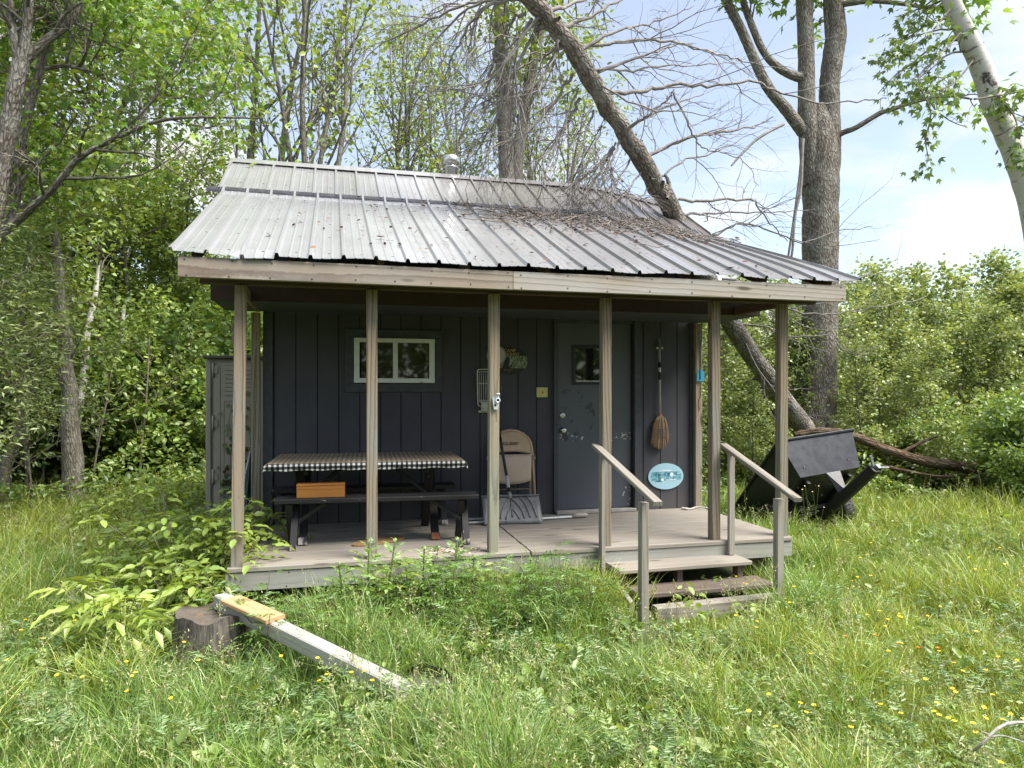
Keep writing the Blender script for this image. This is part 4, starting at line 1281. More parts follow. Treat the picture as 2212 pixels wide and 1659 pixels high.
# local: forward is -y (towards the viewer), tipped so that the front of the tub rises
TI = Matrix.Translation((0, 0, .25)) @ Matrix.Rotation(R(-50), 4, 'X') @ Matrix.Translation((0, .0, .05))
def tub_pts(w0, l0a, l0b, w1, l1a, l1b, h): return [(-w0, l0a, 0), (w0, l0a, 0), (w0, l0b, 0), (-w0, l0b, 0), (-w1, l1a, h), (w1, l1a, h), (w1, l1b, h), (-w1, l1b, h)]
o_ = tub_pts(.43, -.70, .34, .53, -.93, .42, .42)
i_ = tub_pts(.42, -.685, .325, .515, -.915, .405, .43)
mb = MB()
vs = [TI @ V(p) for p in o_] + [TI @ V((p[0], p[1], p[2] + (.015 if k < 4 else 0))) for k, p in enumerate(i_)]
mb.add(vs, [[3, 2, 1, 0], [0, 1, 5, 4], [1, 2, 6, 5], [2, 3, 7, 6], [3, 0, 4, 7], [8, 9, 10, 11], [12, 13, 9, 8], [13, 14, 10, 9], [14, 15, 11, 10], [15, 12, 8, 11],
            [4, 5, 13, 12], [5, 6, 14, 13], [6, 7, 15, 14], [7, 4, 12, 15]])
tub = mb.build('tub', [CARTM], ct)
mb = MB()
rim = [(-.54, -.945, .425), (.54, -.945, .425), (.54, .435, .425), (-.54, .435, .425)]
for a, b_ in zip(rim, rim[1:] + rim[:1]): mb.bar(TI @ V(a), TI @ V(b_), .035, .035, ch=.008)
mb.build('rim', [CARTM], tub)
mb = MB()
for x in (-.3, .3): mb.bar(TI @ V((x, -.62, -.03)), TI @ V((x, .3, -.03)), .04, .05)
mb.bar(TI @ V((-.42, -.05, -.04)), TI @ V((.42, -.05, -.04)), .04, .05)
mb.build('underframe', [CARTL], ct)
mb = MB()
for x in (-.33, .30):
    for q in (.10,): mb.box(TI @ V((x * (1 + .2 * q), -.70 - .55 * q - .004, q)), (.016, .010, .016), ch=.002)
for y in np.linspace(-.5, .25, 4):
    for x in (-.36, -.12, .12, .36): mb.box(TI @ V((x, y, -.006)), (.02, .02, .016), ch=.002)
mb.build('bolt', [m_plain('dull_bolt', (.16, .15, .14), .5, .6)], tub)
hp = V((.05, -.95, .93)); bp = V((.0, -.26, .24))
mb = MB(); mb.bar(bp, hp, .11, .12, ch=.02); db = mb.build('drawbar', [CARTL], ct)
mb = MB(); mb.bar(hp - (hp - bp).normalized() * .12, hp + V((.02, -.03, .02)), .055, .06, ch=.01); mb.bar(hp, hp + V((.12, -.06, -.01)), .05, .02); mb.bar(hp + V((-.02, 0, .02)), hp + V((-.05, .0, .15)), .018, .035); mb.build('hitch', [m_plain('worn_steel', (.20, .22, .22), .5, .5, .4)], db)
mb = MB()
e0, e1 = bp + (hp - bp) * .36 + V((-.03, -.02, .06)), bp + (hp - bp) * .42 + V((.03, -.02, .06))
mb.add([TI @ V((-.07, -.703, .0)), TI @ V((.13, -.703, .0)), e1, e0, TI @ V((-.07, -.69, -.01)), TI @ V((.13, -.69, -.01)), e1 + V((0, .012, 0)), e0 + V((0, .012, 0))],
       [[0, 1, 2, 3], [7, 6, 5, 4], [1, 5, 6, 2], [0, 3, 7, 4], [3, 2, 6, 7], [4, 5, 1, 0]])
mb.build('latch_bracket', [CARTM], tub)
mb = MB(); mb.tube([(-.52, 0, .215), (.52, 0, .215)], .016, 8); mb.build('axle', [CARTL], ct)
def wheel(sx):
    M = Matrix.Translation((sx * .47, 0, .215)) @ Matrix.Rotation(R(90), 4, 'Y')
    mb = MB(); mb.lathe([(.10, -.075), (.16, -.082), (.198, -.075), (.212, -.055), (.216, 0), (.212, .055), (.198, .075), (.16, .082), (.10, .075)], 32, M)
    wh = mb.build('wheel', [RUBBER], ct)
    mb = MB()
    for k in range(26):
        a = 2 * math.pi * k / 26
        for s in (-1, 1):
            p = [M @ V((.217 * math.cos(a + .06 * q * s), .217 * math.sin(a + .06 * q * s), s * z)) for q, z in ((0, .005), (1, .03), (0, .058))]
            mb.tube(p, .006, 4, smooth=False)
    mb.build('tread', [RUBBER], wh)
    mb = MB(); mb.lathe([(0, -.05), (.05, -.05), (.06, -.03), (.10, -.03), (.105, -.06), (.105, .06), (.10, .03), (.06, .03), (.05, .05), (0, .05)], 24, M); mb.build('rim', [CARTM], wh)
wheel(-1); wheel(1)

# ------------------------------------------------------------------ stump, timber, board, log, twig
def m_stump():
    t = NT('grey_stump_wood')
    co = t.attr('bc')
    a = t.noise(t.vmul(co, (6, 6, .9)), 5.0, 5, .65, .5)
    c = t.mix(t.ramp(a, [(.35, 0.0), (.62, 1.0)]), (.035, .030, .026), (.17, .15, .13))
    b = t.bsdf(Base_Color=c, Roughness=.95); t.set(b, 'Normal', t.bump(a, .9, .03)); return t.m
def m_stumptop():
    t = NT('rotten_stump_top')
    co = t.attr('bc'); a = t.noise(co, 18.0, 4, .6); k = t.noise(co, 7.0, 2)
    c = t.mix(a, (.055, .045, .035), (.16, .135, .11)); c = t.mix(t.math('MULTIPLY', t.ramp(k, [(.60, 0.0), (.66, 1.0)]), .7), c, (.26, .10, .04))
    b = t.bsdf(Base_Color=c, Roughness=.95); t.set(b, 'Normal', t.bump(a, .8, .02)); return t.m
def stump(name, c, r, h, label, flare=1.25, seed=0):
    rg = random.Random(seed)
    st = empty(name, c, label, 'stump', 'old tree stumps in front of the porch')
    n = 40
    mb = MB(); vs = []; ph = [rg.uniform(0, 6) for _ in range(4)]
    zs = (-.15, .0, .06, .14, .22, h)
    for k, z in enumerate(zs):
        f = flare - (flare - 1) * min(1, max(0, z) / (h * .8))
        for j in range(n):
            a = 2 * math.pi * j / n
            rr = r * f * (1 + .05 * math.sin(3 * a + ph[0]) + .03 * math.sin(7 * a + ph[1]) + .018 * math.sin(17 * a + ph[2] + z * 3))
            vs.append((rr * math.cos(a), rr * math.sin(a), z + (.018 * math.sin(5 * a + ph[3]) if k == len(zs) - 1 else 0)))
    mb.add(vs, [[i * n + j, i * n + (j + 1) % n, (i + 1) * n + (j + 1) % n, (i + 1) * n + j] for i in range(len(zs) - 1) for j in range(n)], smooth=True)
    mb.build('stump_bark', [m_stump()], st)
    mb = MB(); top = vs[-n:]
    mid = [(p[0] * .55, p[1] * .55, h - .012 + rg.uniform(-.006, .006)) for p in top]
    mb.add(top + mid + [(0, 0, h - .03)], [[j, (j + 1) % n, n + (j + 1) % n, n + j] for j in range(n)] + [[n + j, n + (j + 1) % n, 2 * n] for j in range(n)], smooth=True)
    mb.build('cut_top', [m_stumptop()], st)
    return st
s1 = atz(452, 1316, .325)
stump('tree_stump', (s1.x + .03, s1.y - .02, -.02), .225, .335, 'broad grey rotten stump holding up the left end of the timber', seed=2)
s2 = atz(888, 1490, .08)
stump('tree_stump', (s2.x + .06, s2.y + .02, -.08), .17, .16, 'low crumbling stump in the grass under the right end of the timber', 1.5, seed=5)
tA, tB = (atz(449, 1287, .40) + atz(503, 1277, .40)) / 2, (atz(893, 1466, .21) + atz(845, 1484, .21)) / 2
mb = MB()
mb.bar(tA - V((0, 0, .048)), tB - V((0, 0, .048)), .098, .096, ch=.008)
tag(mb.build('timber', [GREYW]), 'long silver-grey square timber sloping from the stump down into the grass', 'timber')
td = (tB - tA).normalized()
q0 = tA + td * .165; side = td.cross(V((0, 0, 1))).normalized()
mb = MB(); mb.bar(q0 + V((0, 0, .0145)) + side * .03, q0 + td * .46 + V((0, 0, .0155)) + side * .012, .145, .028, td.cross(side) * -1, ch=.005)
tag(mb.build('board', [FRESH]), 'short fresh orange board lying on the grey timber', 'board')

BARK_DEAD = m_bark('dead_bark', (.10, .083, .07), (.31, .28, .245), (.42, .41, .375), .5, (4.0, 16, 16), 1.0)
BARK_TWIG = m_bark('dead_twig_bark', (.17, .15, .14), (.34, .315, .30), (.42, .41, .39), .35, (3, 40, 40), .3)
BARK_MAPLE = m_bark('maple_bark', (.085, .07, .058), (.31, .275, .24), (.40, .41, .36), .35, (2.6, 17, 17), 1.0)
BARK_BIRCH = None
BARK_GREY = m_bark('grey_bark', (.10, .088, .072), (.27, .245, .21), (.36, .37, .31), .35, (2.2, 18, 18), .7)
BARK_SAP = m_bark('sapling_bark', (.11, .095, .075), (.24, .215, .175), (.30, .30, .25), .2, (4, 40, 40), .3)
rng = np.random.default_rng(77)
def wander(name, pts, rads, mat, label, cat, sides=10, group=None, kids=(), lean=None):
    B = Blk()
    p = spline(pts, 7)
    r = np.interp(np.linspace(0, len(pts) - 1, len(p)), range(len(pts)), rads) * (1 + .06 * rng.standard_normal(len(p)))
    ntube(B, p, r, sides)
    for kp, kr in kids:
        q = spline(kp, 5); ntube(B, q, np.interp(np.linspace(0, 1, len(q)), [0, 1], kr), 6)
    return tag(link(name, B.mesh(name, mat)), label, cat, group)
BARK_ROT = m_bark('rotten_log_bark', (.06, .04, .026), (.18, .125, .085), (.24, .21, .17), .4, (2, 14, 14), 1.0)
wander('fallen_log', [(7.35, 10.2, 1.04), (7.75, 10.05, 1.10), (8.2, 9.9, 1.03), (8.65, 9.7, .83), (9.2, 9.5, .64), (9.8, 9.35, .55), (10.3, 9.2, .50)], [.05, .07, .075, .075, .08, .08, .06], BARK_ROT,
       'brown rotten log lying in the weeds right of the black cart', 'log', kids=[([(9.75, 9.35, .58), (9.9, 9.15, .45), (9.85, 9.0, .28), (9.8, 8.95, .02)], (.085, .06)), ([(8.9, 9.6, .76), (9.3, 9.55, .95), (9.75, 9.6, 1.05)], (.04, .012)), ([(8.6, 9.7, .55), (9.2, 9.2, .42), (9.6, 9.1, .45)], (.03, .018)), ([(10.1, 9.25, .52), (10.4, 9.3, .62), (10.7, 9.2, .75)], (.05, .02))])
wander('fallen_branch', [atz(2075, 1640, .12), atz(2115, 1612, .24), atz(2150, 1578, .30), atz(2185, 1562, .31), atz(2260, 1560, .28)], [.004, .006, .007, .007, .008], m_bark('bleached_bark', (.25, .24, .22), (.40, .39, .36), lich=.2, stretch=(3, 60, 60), bump=.3), 'pale bare branch lying on the grass in the lower right corner', 'branch', 6,
       kids=[([atz(2135, 1592, .28), atz(2170, 1590, .25), atz(2235, 1612, .2)], (.005, .003)), ([atz(2118, 1580, .30), atz(2140, 1588, .28)], (.003, .006))])
# ------------------------------------------------------------------ the fallen tree
rng = np.random.default_rng(11)
FT = [(9.3, 11.4, -.25), (8.5, 10.95, .42), (7.75, 10.48, 1.12), (5.6, 9.3, 2.80), (4.12, 8.22, 4.10), (3.19, 7.62, 4.82), (2.46, 7.1, 5.33), (1.79, 6.7, 5.66), (1.0, 6.2, 6.15), (.2, 5.75, 6.7)]
FR = [.24, .20, .165, .142, .118, .103, .092, .085, .072, .055]
ft = empty('fallen_tree', (8.6, 11.0, 0), 'dead uprooted tree leaning across the right end of the cabin roof', 'tree')
B = Blk()
p = spline(FT, 9)
r = np.interp(np.linspace(0, len(FT) - 1, len(p)), range(len(FT)), FR) * (1 + .05 * rng.standard_normal(len(p)))
p = p + .012 * rng.standard_normal(p.shape)
ntube(B, p, r, 16)
for k in range(26):     # knots and broken stubs
    i = rng.integers(8, len(p) - 2); d = p[i + 1] - p[i]; d /= np.linalg.norm(d)
    o = rperp(rng, d)
    q, rr = limb(rng, p[i] + o * r[i] * .7, o + d * .5, r[i] * .7 + .12 * rng.random(), .035, .018, 3, .2)
    ntube(B, q, rr, 6)
rel(link('trunk', B.mesh('trunk', BARK_DEAD)), ft)
def Yt(py): return float(np.interp(py, [0, 120, 280, 450, 690, 930], [6.72, 7.1, 7.62, 8.2, 9.3, 10.5]))
TW = dict(n=[7, 5], ang=[.75, .8], len=[.34, .5], rad=[.008, .0042], seg=[6, 5], wob=.15, up=0.0, grav=-.012)
TWH = dict(n=[13, 8], ang=[.6, .8], len=[.45, .5], rad=[.008, .004], seg=[7, 5], wob=.17, up=0.0, grav=-.10)
def dead_limb(pxs, dY, r0, S, name='limb', Y0=None):
    B = Blk()
    y0 = Yt(pxs[0][1]) if Y0 is None else Y0
    n = len(pxs)
    pts = [at(x, y, y0 + dY * (i / (n - 1)) + (.05 * rng.standard_normal() if 0 < i else 0)) for i, (x, y) in enumerate(pxs)]
    q = spline(pts, 5)
    q = q + .010 * rng.standard_normal(q.shape)
    rr = np.linspace(r0 * .8, max(r0 * .18, .003), len(q))
    ntube(B, q, rr, 7)
    sprout(rng, B, q, rr, 0, S, [], .12)
    rel(link(name, B.mesh(name, BARK_TWIG)), ft)
RIGHT = [
 ([(1269, 164), (1330, 140), (1384, 121), (1440, 104), (1500, 92)], .5, .030),
 ([(1296, 197), (1348, 200), (1408, 194), (1451, 182), (1530, 185), (1618, 176), (1670, 194), (1767, 222), (1867, 216), (1915, 213)], .9, .034),
 ([(1348, 280), (1393, 252), (1439, 213), (1456, 195)], -.5, .026),
 ([(1350, 282), (1424, 240), (1484, 216), (1530, 200)], .6, .022),
 ([(1384, 343), (1424, 325), (1494, 295), (1560, 286), (1618, 276), (1669, 251)], .4, .036),
 ([(1454, 197), (1484, 261), (1500, 295), (1518, 319), (1560, 331), (1606, 349), (1640, 400)], .1, .018),
 ([(1433, 419), (1469, 431), (1536, 434), (1618, 430), (1640, 450), (1669, 486), (1700, 520)], .4, .030),
 ([(1460, 468), (1500, 462), (1560, 461), (1630, 460), (1694, 459), (1760, 450)], .8, .024),
 ([(1480, 500), (1540, 508), (1591, 484), (1653, 492), (1732, 523), (1810, 500), (1884, 490)], .3, .024),
 ([(1205, 64), (1263, 42), (1330, 6), (1390, -30)], .4, .034),
 ([(1190, 21), (1257, 3), (1330, -20)], .6, .03),
 ([(1226, 100), (1302, 97), (1363, 88), (1424, 88), (1484, 98), (1560, 118), (1618, 134), (1700, 150)], .8, .028),
 ([(1257, 106), (1333, 67), (1378, 55), (1439, 40), (1500, 12)], .3, .024),
 ([(1280, 150), (1350, 152), (1440, 140), (1530, 140), (1610, 128)], .9, .02),
 ([(1290, 180), (1400, 235), (1480, 240), (1560, 262)], -.4, .016),
 ([(1412, 395), (1470, 350), (1540, 330), (1600, 300), (1660, 275)], .9, .02),
 ([(1570, 640), (1640, 640), (1698, 665), (1762, 678), (1826, 675), (1923, 659), (2002, 641)], -.2, .026),
 ([(1575, 665), (1640, 660), (1701, 687), (1762, 711), (1802, 711), (1850, 700)], -.5, .018),
 ([(1600, 700), (1650, 705), (1701, 729), (1787, 726), (1826, 760), (1860, 772), (1899, 805)], -.7, .02),
 ([(1560, 600), (1700, 630), (1790, 620), (1850, 600), (1914, 586), (1990, 576)], .1, .022),
 ([(1600, 720), (1640, 800), (1690, 860), (1750, 900), (1790, 930)], -.9, .016),
]
for q, dY, r0 in RIGHT: dead_limb(q, dY, r0, TW)
LEFT = [
 ([(1250, 190), (1222, 260), (1196, 330), (1172, 400), (1160, 440)], -.1, .018),
 ([(1300, 270), (1285, 320), (1262, 370), (1225, 410), (1200, 450)], -.3, .016),
 ([(1385, 370), (1350, 420), (1300, 450), (1240, 470), (1190, 478)], -.7, .016),
 ([(1330, 310), (1310, 360), (1305, 410), (1320, 445), (1350, 470)], -.5, .014),
 ([(1215, 100), (1165, 170), (1130, 230), (1122, 310), (1100, 390)], .2, .018),
 ([(1170, 40), (1095, 110), (1085, 200), (1062, 290), (1050, 380)], .5, .018),
 ([(1400, 400), (1380, 440), (1400, 470), (1450, 490), (1500, 500)], -.8, .014),
 ([(1202, 73), (1205, 100), (1187, 137), (1165, 182), (1150, 213), (1144, 280)], .3, .026),
 ([(1254, 213), (1238, 243), (1214, 282), (1175, 331), (1150, 373)], .0, .026),
 ([(1326, 319), (1305, 343), (1272, 374), (1238, 404), (1228, 425)], -.1, .036),
 ([(1310, 340), (1287, 386), (1263, 425), (1250, 455)], -.3, .028),
 ([(1135, 30), (1105, 46), (1074, 106), (1053, 182), (1040, 260)], .6, .026),
 ([(1100, 0), (1047, 15), (1003, 73), (974, 132), (959, 182)], .5, .026),
 ([(1120, 0), (1032, 0), (930, 44), (842, 85), (783, 130)], .9, .024),
 ([(1150, 40), (1067, 164), (1003, 190), (983, 211), (968, 293)], .5, .022),
 ([(1160, 50), (1100, 180), (1070, 264), (1032, 322), (1012, 385)], .7, .024),
 ([(1240, 160), (1190, 230), (1130, 290), (1095, 340), (1075, 400)], .2, .022),
 ([(1340, 300), (1320, 360), (1330, 400), (1365, 420), (1420, 440)], -.4, .018),
 ([(1280, 240), (1262, 300), (1262, 360), (1240, 410), (1180, 430)], -.2, .018),
 ([(1360, 350), (1330, 390), (1290, 430), (1230, 455), (1160, 462)], -.5, .016),
 ([(1180, 20), (1120, 90), (1112, 180), (1120, 260), (1105, 330)], .3, .02),
 ([(1220, 90), (1180, 120), (1120, 150), (1080, 210), (1040, 240)], 1.0, .02),
 ([(1110, -10), (1010, 20), (940, 90), (900, 160), (890, 230)], 1.2, .02),
]
for q, dY, r0 in LEFT: dead_limb(q, dY, r0, TWH)

# twigs and dead leaves lying on the sheets
B = Blk()
for k in range(230):
    cx, cy = [(2.15, 7.45), (2.75, 7.25), (3.3, 7.15), (3.6, 7.5), (1.7, 7.55)][rng.integers(0, 5)]
    x, y = cx + .38 * rng.standard_normal(), min(7.72, cy - .12 + .30 * rng.standard_normal())
    a = rng.random() * 6.28; L = .12 + .35 * rng.random() ** 2
    t = np.linspace(-.5, .5, 6)
    px = x + np.cos(a) * L * t + .02 * rng.standard_normal(6); py = y + np.sin(a) * L * t * .8 + .02 * rng.standard_normal(6)
    pz = rz(px, py) + .024 + .05 * rng.random() * np.abs(np.sin(t * 5 + k)) + .03 * rng.random()
    ntube(B, np.stack([px, py, pz], 1), np.linspace(.0065, .003, 6) * (.6 + .8 * rng.random()), 4)
tag(link('fallen_twigs', B.mesh('fallen_twigs', m_bark('brown_twig_bark', (.14, .115, .10), (.29, .25, .225), lich=.25, stretch=(3, 40, 40), bump=.3))), 'broken grey twigs heaped on the right half of the porch roof', 'twigs', kind='stuff')
B = Blk()
n = 420
x = np.concatenate([rng.uniform(-.6, 4.2, 130), 2.6 + .75 * rng.standard_normal(n - 130)])
y = np.concatenate([rng.uniform(5.45, 7.7, 130), np.clip(7.2 + .35 * rng.standard_normal(n - 130), 5.6, 7.74)])
P = np.stack([x, y, rz(x, y) + .026], 1)
leaves(B, P, rng.standard_normal((n, 3)) * (1, 1, .15), np.array([0, -.4, 1.]) + .35 * rng.standard_normal((n, 3)), .028 + .034 * rng.random(n), palette(rng, n, [(.12, .045, .03), (.17, .08, .045), (.07, .04, .03), (.22, .14, .08)]), 'oval')
tag(link('dead_leaves', B.mesh('dead_leaves', COLM)), 'small brown dead leaves scattered over the porch roof', 'leaves', kind='stuff')

# ------------------------------------------------------------------ big standing maple on the right
rng = np.random.default_rng(31)
GREEN_MAPLE = [(.085, .165, .030), (.13, .22, .040), (.065, .125, .028), (.17, .24, .05)]
mp = empty('maple_tree', (8.85, 11.7, 0), 'thick grey maple with a forked trunk standing behind the fallen tree', 'tree')
def seg(name, pts, rads, mat, parent, sides=12, per=7, rough=.02):
    B = Blk(); q = spline(pts, per)
    rr = np.interp(np.linspace(0, len(pts) - 1, len(q)), range(len(pts)), rads) * (1 + rough * rng.standard_normal(len(q)))
    ntube(B, q, rr, sides)
    o = rel(link(name, B.mesh(name, mat)), parent)
    return o, q, rr
MY = 11.7
A_ = lambda x, y, dy=0.0: at(x, y, MY + dy)
seg('trunk', [A_(1750, 1090), A_(1758, 930), A_(1768, 800), A_(1771, 650), A_(1772, 500), A_(1773, 380), A_(1772, 310), A_(1770, 265), A_(1768, 225)], [.50, .39, .335, .328, .325, .335, .31, .23, .10], BARK_MAPLE, mp, 22, 9)
LIMBS = [([A_(1757, 400), A_(1750, 310), A_(1743, 240), A_(1742, 180), A_(1741, 100), A_(1737, 0), A_(1734, -120), A_(1725, -260, .3)], [.21, .205, .165, .152, .15, .148, .13, .10]),
         ([A_(1786, 400), A_(1792, 310), A_(1792, 240), A_(1792, 180), A_(1801, 110), A_(1806, 70), A_(1800, 0), A_(1806, -120), A_(1830, -260, -.4)], [.22, .205, .19, .182, .19, .192, .178, .15, .11]),
         ([A_(1735, 285), A_(1697, 235), A_(1660, 190), A_(1630, 130), A_(1600, 62), A_(1568, 0), A_(1535, -70), A_(1500, -160, .4)], [.12, .11, .098, .090, .086, .08, .072, .05]),
         ([A_(1740, 168), A_(1715, 164), A_(1680, 145), A_(1650, 112), A_(1626, 60), A_(1605, 0), A_(1590, -80)], [.10, .085, .076, .068, .065, .06, .05]),
         ([A_(1793, 130), A_(1786, 60), A_(1786, 0), A_(1790, -80)], [.05, .045, .045, .04]),
         ([A_(1792, 300, -.05), A_(1822, 286, -.2), A_(1850, 275, -.4), A_(1900, 245, -.6), A_(1925, 237, -.7), A_(1960, 225, -.8), A_(2010, 212, -.9), A_(2060, 208, -1.0), A_(2100, 214, -1.1)], [.06, .055, .05, .045, .042, .036, .032, .025, .018]),
         ([A_(1800, 12, -.05), A_(1880, 2, -.4), A_(1950, 8, -.5), A_(2020, 18, -.6), A_(2060, 10, -.8)], [.06, .05, .04, .03, .02])]
lim = []
for pts, rads in LIMBS: lim.append(seg('limb', pts, rads, BARK_MAPLE, mp, 12))
for pts in ([A_(1735, 300, -.5), A_(1728, 380, -.5), A_(1720, 440, -.5), A_(1708, 520, -.5), A_(1697, 590, -.4)], [A_(1733, 300, -.5), A_(1730, 400, -.52), A_(1717, 470, -.52), A_(1712, 540, -.5), A_(1702, 600, -.4)],
            [A_(1693, 268, -.4), A_(1660, 285, -.5), A_(1630, 305, -.5), A_(1600, 335, -.5), A_(1580, 358, -.5)]):
    seg('hanging_branch', pts, [.03, .028, .026, .022, .016], BARK_TWIG, mp, 7)
B = Blk(); sites = []
SM = dict(n=[6, 4], ang=[.9, .9], len=[.9, .35], abs=True, rad=[.018, .008], seg=[6, 4], wob=.16, up=0.05, grav=-.05)
for o, q, rr in lim:
    top = q[int(len(q) * .55):]
    sprout(rng, B, top, rr[int(len(q) * .55):], 0, SM, sites, .25)
def crown_from(rng, sites, per, spread, size, cols, kind, name='crown', droop=.35, keep=None, B=None, bark=None):
    P, Dr, N = leaf_cloud(rng, sites, per, spread, droop)
    if keep is not None:
        k = keep(P); P, Dr, N = P[k], Dr[k], N[k]
    c = palette(rng, len(P), cols)
    if B is None: B, bark = Blk(), FOL
    leaves(B, P, Dr, N, size * (.7 + .6 * rng.random(len(P))), c, kind, 1)
    return B.mesh(name, [bark, FOL])
P_hi = lambda P: (P[:, 2] > 8.0) | (rng.random(len(P)) < .30)
rel(link('crown', crown_from(rng, sites, 9, .30, .15, GREEN_MAPLE, 'maple', keep=P_hi, B=B, bark=BARK_SAP)), mp)

# birch leaning in from the right edge
def m_birch():
    t = NT('birch_bark')
    bc = t.attr('bc')
    n = t.noise(t.vmul(bc, (16, 2.2, 2.2)), 1.0, 4, .6); sc = t.noise(t.vmul(bc, (2.6, 4.0, 4.0)), 1.0, 5, .7)
    c = t.mix(t.noise(bc, 7.0, 3), (.50, .475, .44), (.68, .65, .61))
    c = t.mix(t.math('MULTIPLY', t.ramp(n, [(.60, 0.0), (.66, 1.0)]), .75), c, (.10, .085, .075))
    c = t.mix(t.ramp(sc, [(.60, 0.0), (.68, 1.0)]), c, (.07, .05, .045))
    b = t.bsdf(Base_Color=c, Roughness=.7); t.set(b, 'Normal', t.bump(n, .5, .02)); return t.m
BARK_BIRCH = m_birch()
rng = np.random.default_rng(41)
bi = empty('birch_tree', (9.75, 7.6, 0), 'white birch trunk leaning into the upper right corner', 'tree')
b_ = lambda x, y, dy=0.0: at(x, y, 7.6 + dy)
o, bq, brr = seg('trunk', [(9.75, 7.6, -.1), (9.6, 7.6, 1.2), (9.42, 7.6, 2.5), b_(2236, 480), b_(2192, 330), b_(2150, 235), b_(2122, 150), b_(2085, 70), b_(2055, 0), b_(2030, -90), b_(2020, -200)], [.17, .165, .16, .152, .145, .14, .13, .115, .10, .085, .06], BARK_BIRCH, bi, 16, 8)
B = Blk(); sites = []
SB = dict(n=[11, 5, 3], ang=[1.0, .8, .8], len=[1.0, .45, .22], abs=True, rad=[.016, .008, .004], seg=[7, 5, 4], wob=.14, up=.0, grav=-.07)
sprout(rng, B, bq[int(len(bq) * .60):], brr[int(len(bq) * .60):], 0, SB, sites, .1)
for pts in ([b_(2105, 214, -.5), b_(2150, 208, -.3), b_(2220, 195, -.3)], [b_(2110, 120), b_(2060, 180, -.3), b_(2005, 200, -.4), b_(1975, 205, -.4)], [b_(2085, 60), b_(2030, 120, -.4), b_(1985, 170, -.5), b_(2010, 240, -.6), b_(2000, 300, -.6), b_(2005, 340, -.6)], [b_(2060, 10), b_(2020, 60, -.3), b_(1990, 90, -.4), b_(1960, 105, -.4)], [b_(2140, 190), b_(2190, 250, -.4), b_(2200, 300, -.5), b_(2210, 330, -.5)]):
    q = spline(pts, 6); rr = np.linspace(.014, .005, len(q)); ntube(B, q, rr, 5)
    sprout(rng, B, q, rr, 0, dict(n=[7, 3], ang=[.7, .8], len=[.28, .18], abs=True, rad=[.006, .004], seg=[5, 4], wob=.15, grav=-.10), sites, .2)
rel(link('crown', crown_from(rng, sites, 4.2, .12, .085, [(.10, .16, .045), (.14, .21, .06), (.075, .12, .04)], 'maple', droop=.8, B=B, bark=BARK_SAP)), bi)

# ------------------------------------------------------------------ big old maple at the left edge
rng = np.random.default_rng(51)
ml = empty('maple_tree', (-4.05, 9.6, 0), 'massive leafy maple at the far left with dark limbs reaching over the meadow', 'tree')
l_ = lambda x, y, dy=0.0: at(x, y, 9.6 + dy)
segs = []
for pts, rads in (([(l_(-130, 990).x, 9.6, -.2), l_(-120, 900), l_(-85, 760), l_(-48, 600), l_(-10, 430), l_(14, 300), l_(36, 180), l_(52, 110)], [.55, .44, .34, .30, .27, .25, .25, .24]),
                  ([l_(48, 160), l_(56, 80), l_(62, 0), l_(70, -110)], [.17, .155, .14, .11]),
                  ([l_(44, 150), l_(28, 70), l_(20, 0), l_(10, -110)], [.14, .12, .11, .09]),
                  ([l_(56, 130), l_(100, 88), l_(140, 58), l_(172, 20), l_(186, -20), l_(200, -110)], [.15, .14, .12, .105, .10, .08])):
    rads = [r_ * .38 for r_ in rads]
    segs.append(seg('trunk' if len(segs) == 0 else 'limb', pts, rads, BARK_MAPLE, ml, 16 if len(segs) == 0 else 12))
for pts, rads in (([l_(-90, 760, .3), l_(-30, 560, .5), l_(20, 420, .5), l_(48, 300, .5), l_(68, 215, .5), l_(90, 140, .5), l_(105, 60, .5), l_(118, -60, .5)], [.22, .20, .17, .16, .15, .13, .11, .08]),
                  ([l_(-60, 640, .1), l_(-5, 520, .1), l_(43, 473, .0), l_(90, 430, -.2), l_(117, 405, -.3), l_(167, 345, -.4), l_(230, 308, -.5), l_(267, 291, -.6), l_(330, 265, -.7), l_(400, 254, -.8), l_(500, 254, -.9), l_(560, 256, -1.0)], [.15, .14, .13, .115, .105, .09, .08, .07, .058, .05, .035, .02]),
                  ([l_(267, 291, -.6), l_(310, 240, -.4), l_(345, 195, -.3), l_(385, 150, -.2), l_(405, 105, -.2), l_(430, 60, 0)], [.05, .045, .04, .036, .03, .02]),
                  ([l_(100, 148, .3), l_(140, 142, .2), l_(180, 150, .1), l_(205, 158, 0), l_(235, 160, 0)], [.07, .07, .06, .05, .02]),
                  ([l_(178, 148, .1), l_(184, 90, .2), l_(180, 40, .3)], [.05, .04, .035]),
                  ([l_(210, 122, .1), l_(250, 115, 0), l_(285, 96, -.1), l_(320, 98, -.2)], [.03, .03, .022, .012]),
                  ([l_(-50, 610, .3), l_(25, 470, .8), l_(46, 400, .8), l_(50, 370, .8)], [.11, .1, .09, .08])):
    rads = [r_ * .37 for r_ in rads]
    segs.append(seg('limb', pts, rads, BARK_MAPLE, ml, 10))
B = Blk(); sites = []
SL = dict(n=[9, 5, 4], ang=[.9, .8, .8], len=[1.1, .6, .35], abs=True, rad=[.022, .010, .005], seg=[6, 5, 4], wob=.14, up=.08, grav=-.02)
for o, q, rr in segs[1:]:
    sprout(rng, B, q, rr, 0, SL, sites, .25)
open_front = lambda P: ~((P[:, 1] < 9.75) & (P[:, 0] < -2.7) & (P[:, 2] < 8.2)) & ~((P[:, 1] < 9.3) & (P[:, 2] < 6.0) & (rng.random(len(P)) < .6))
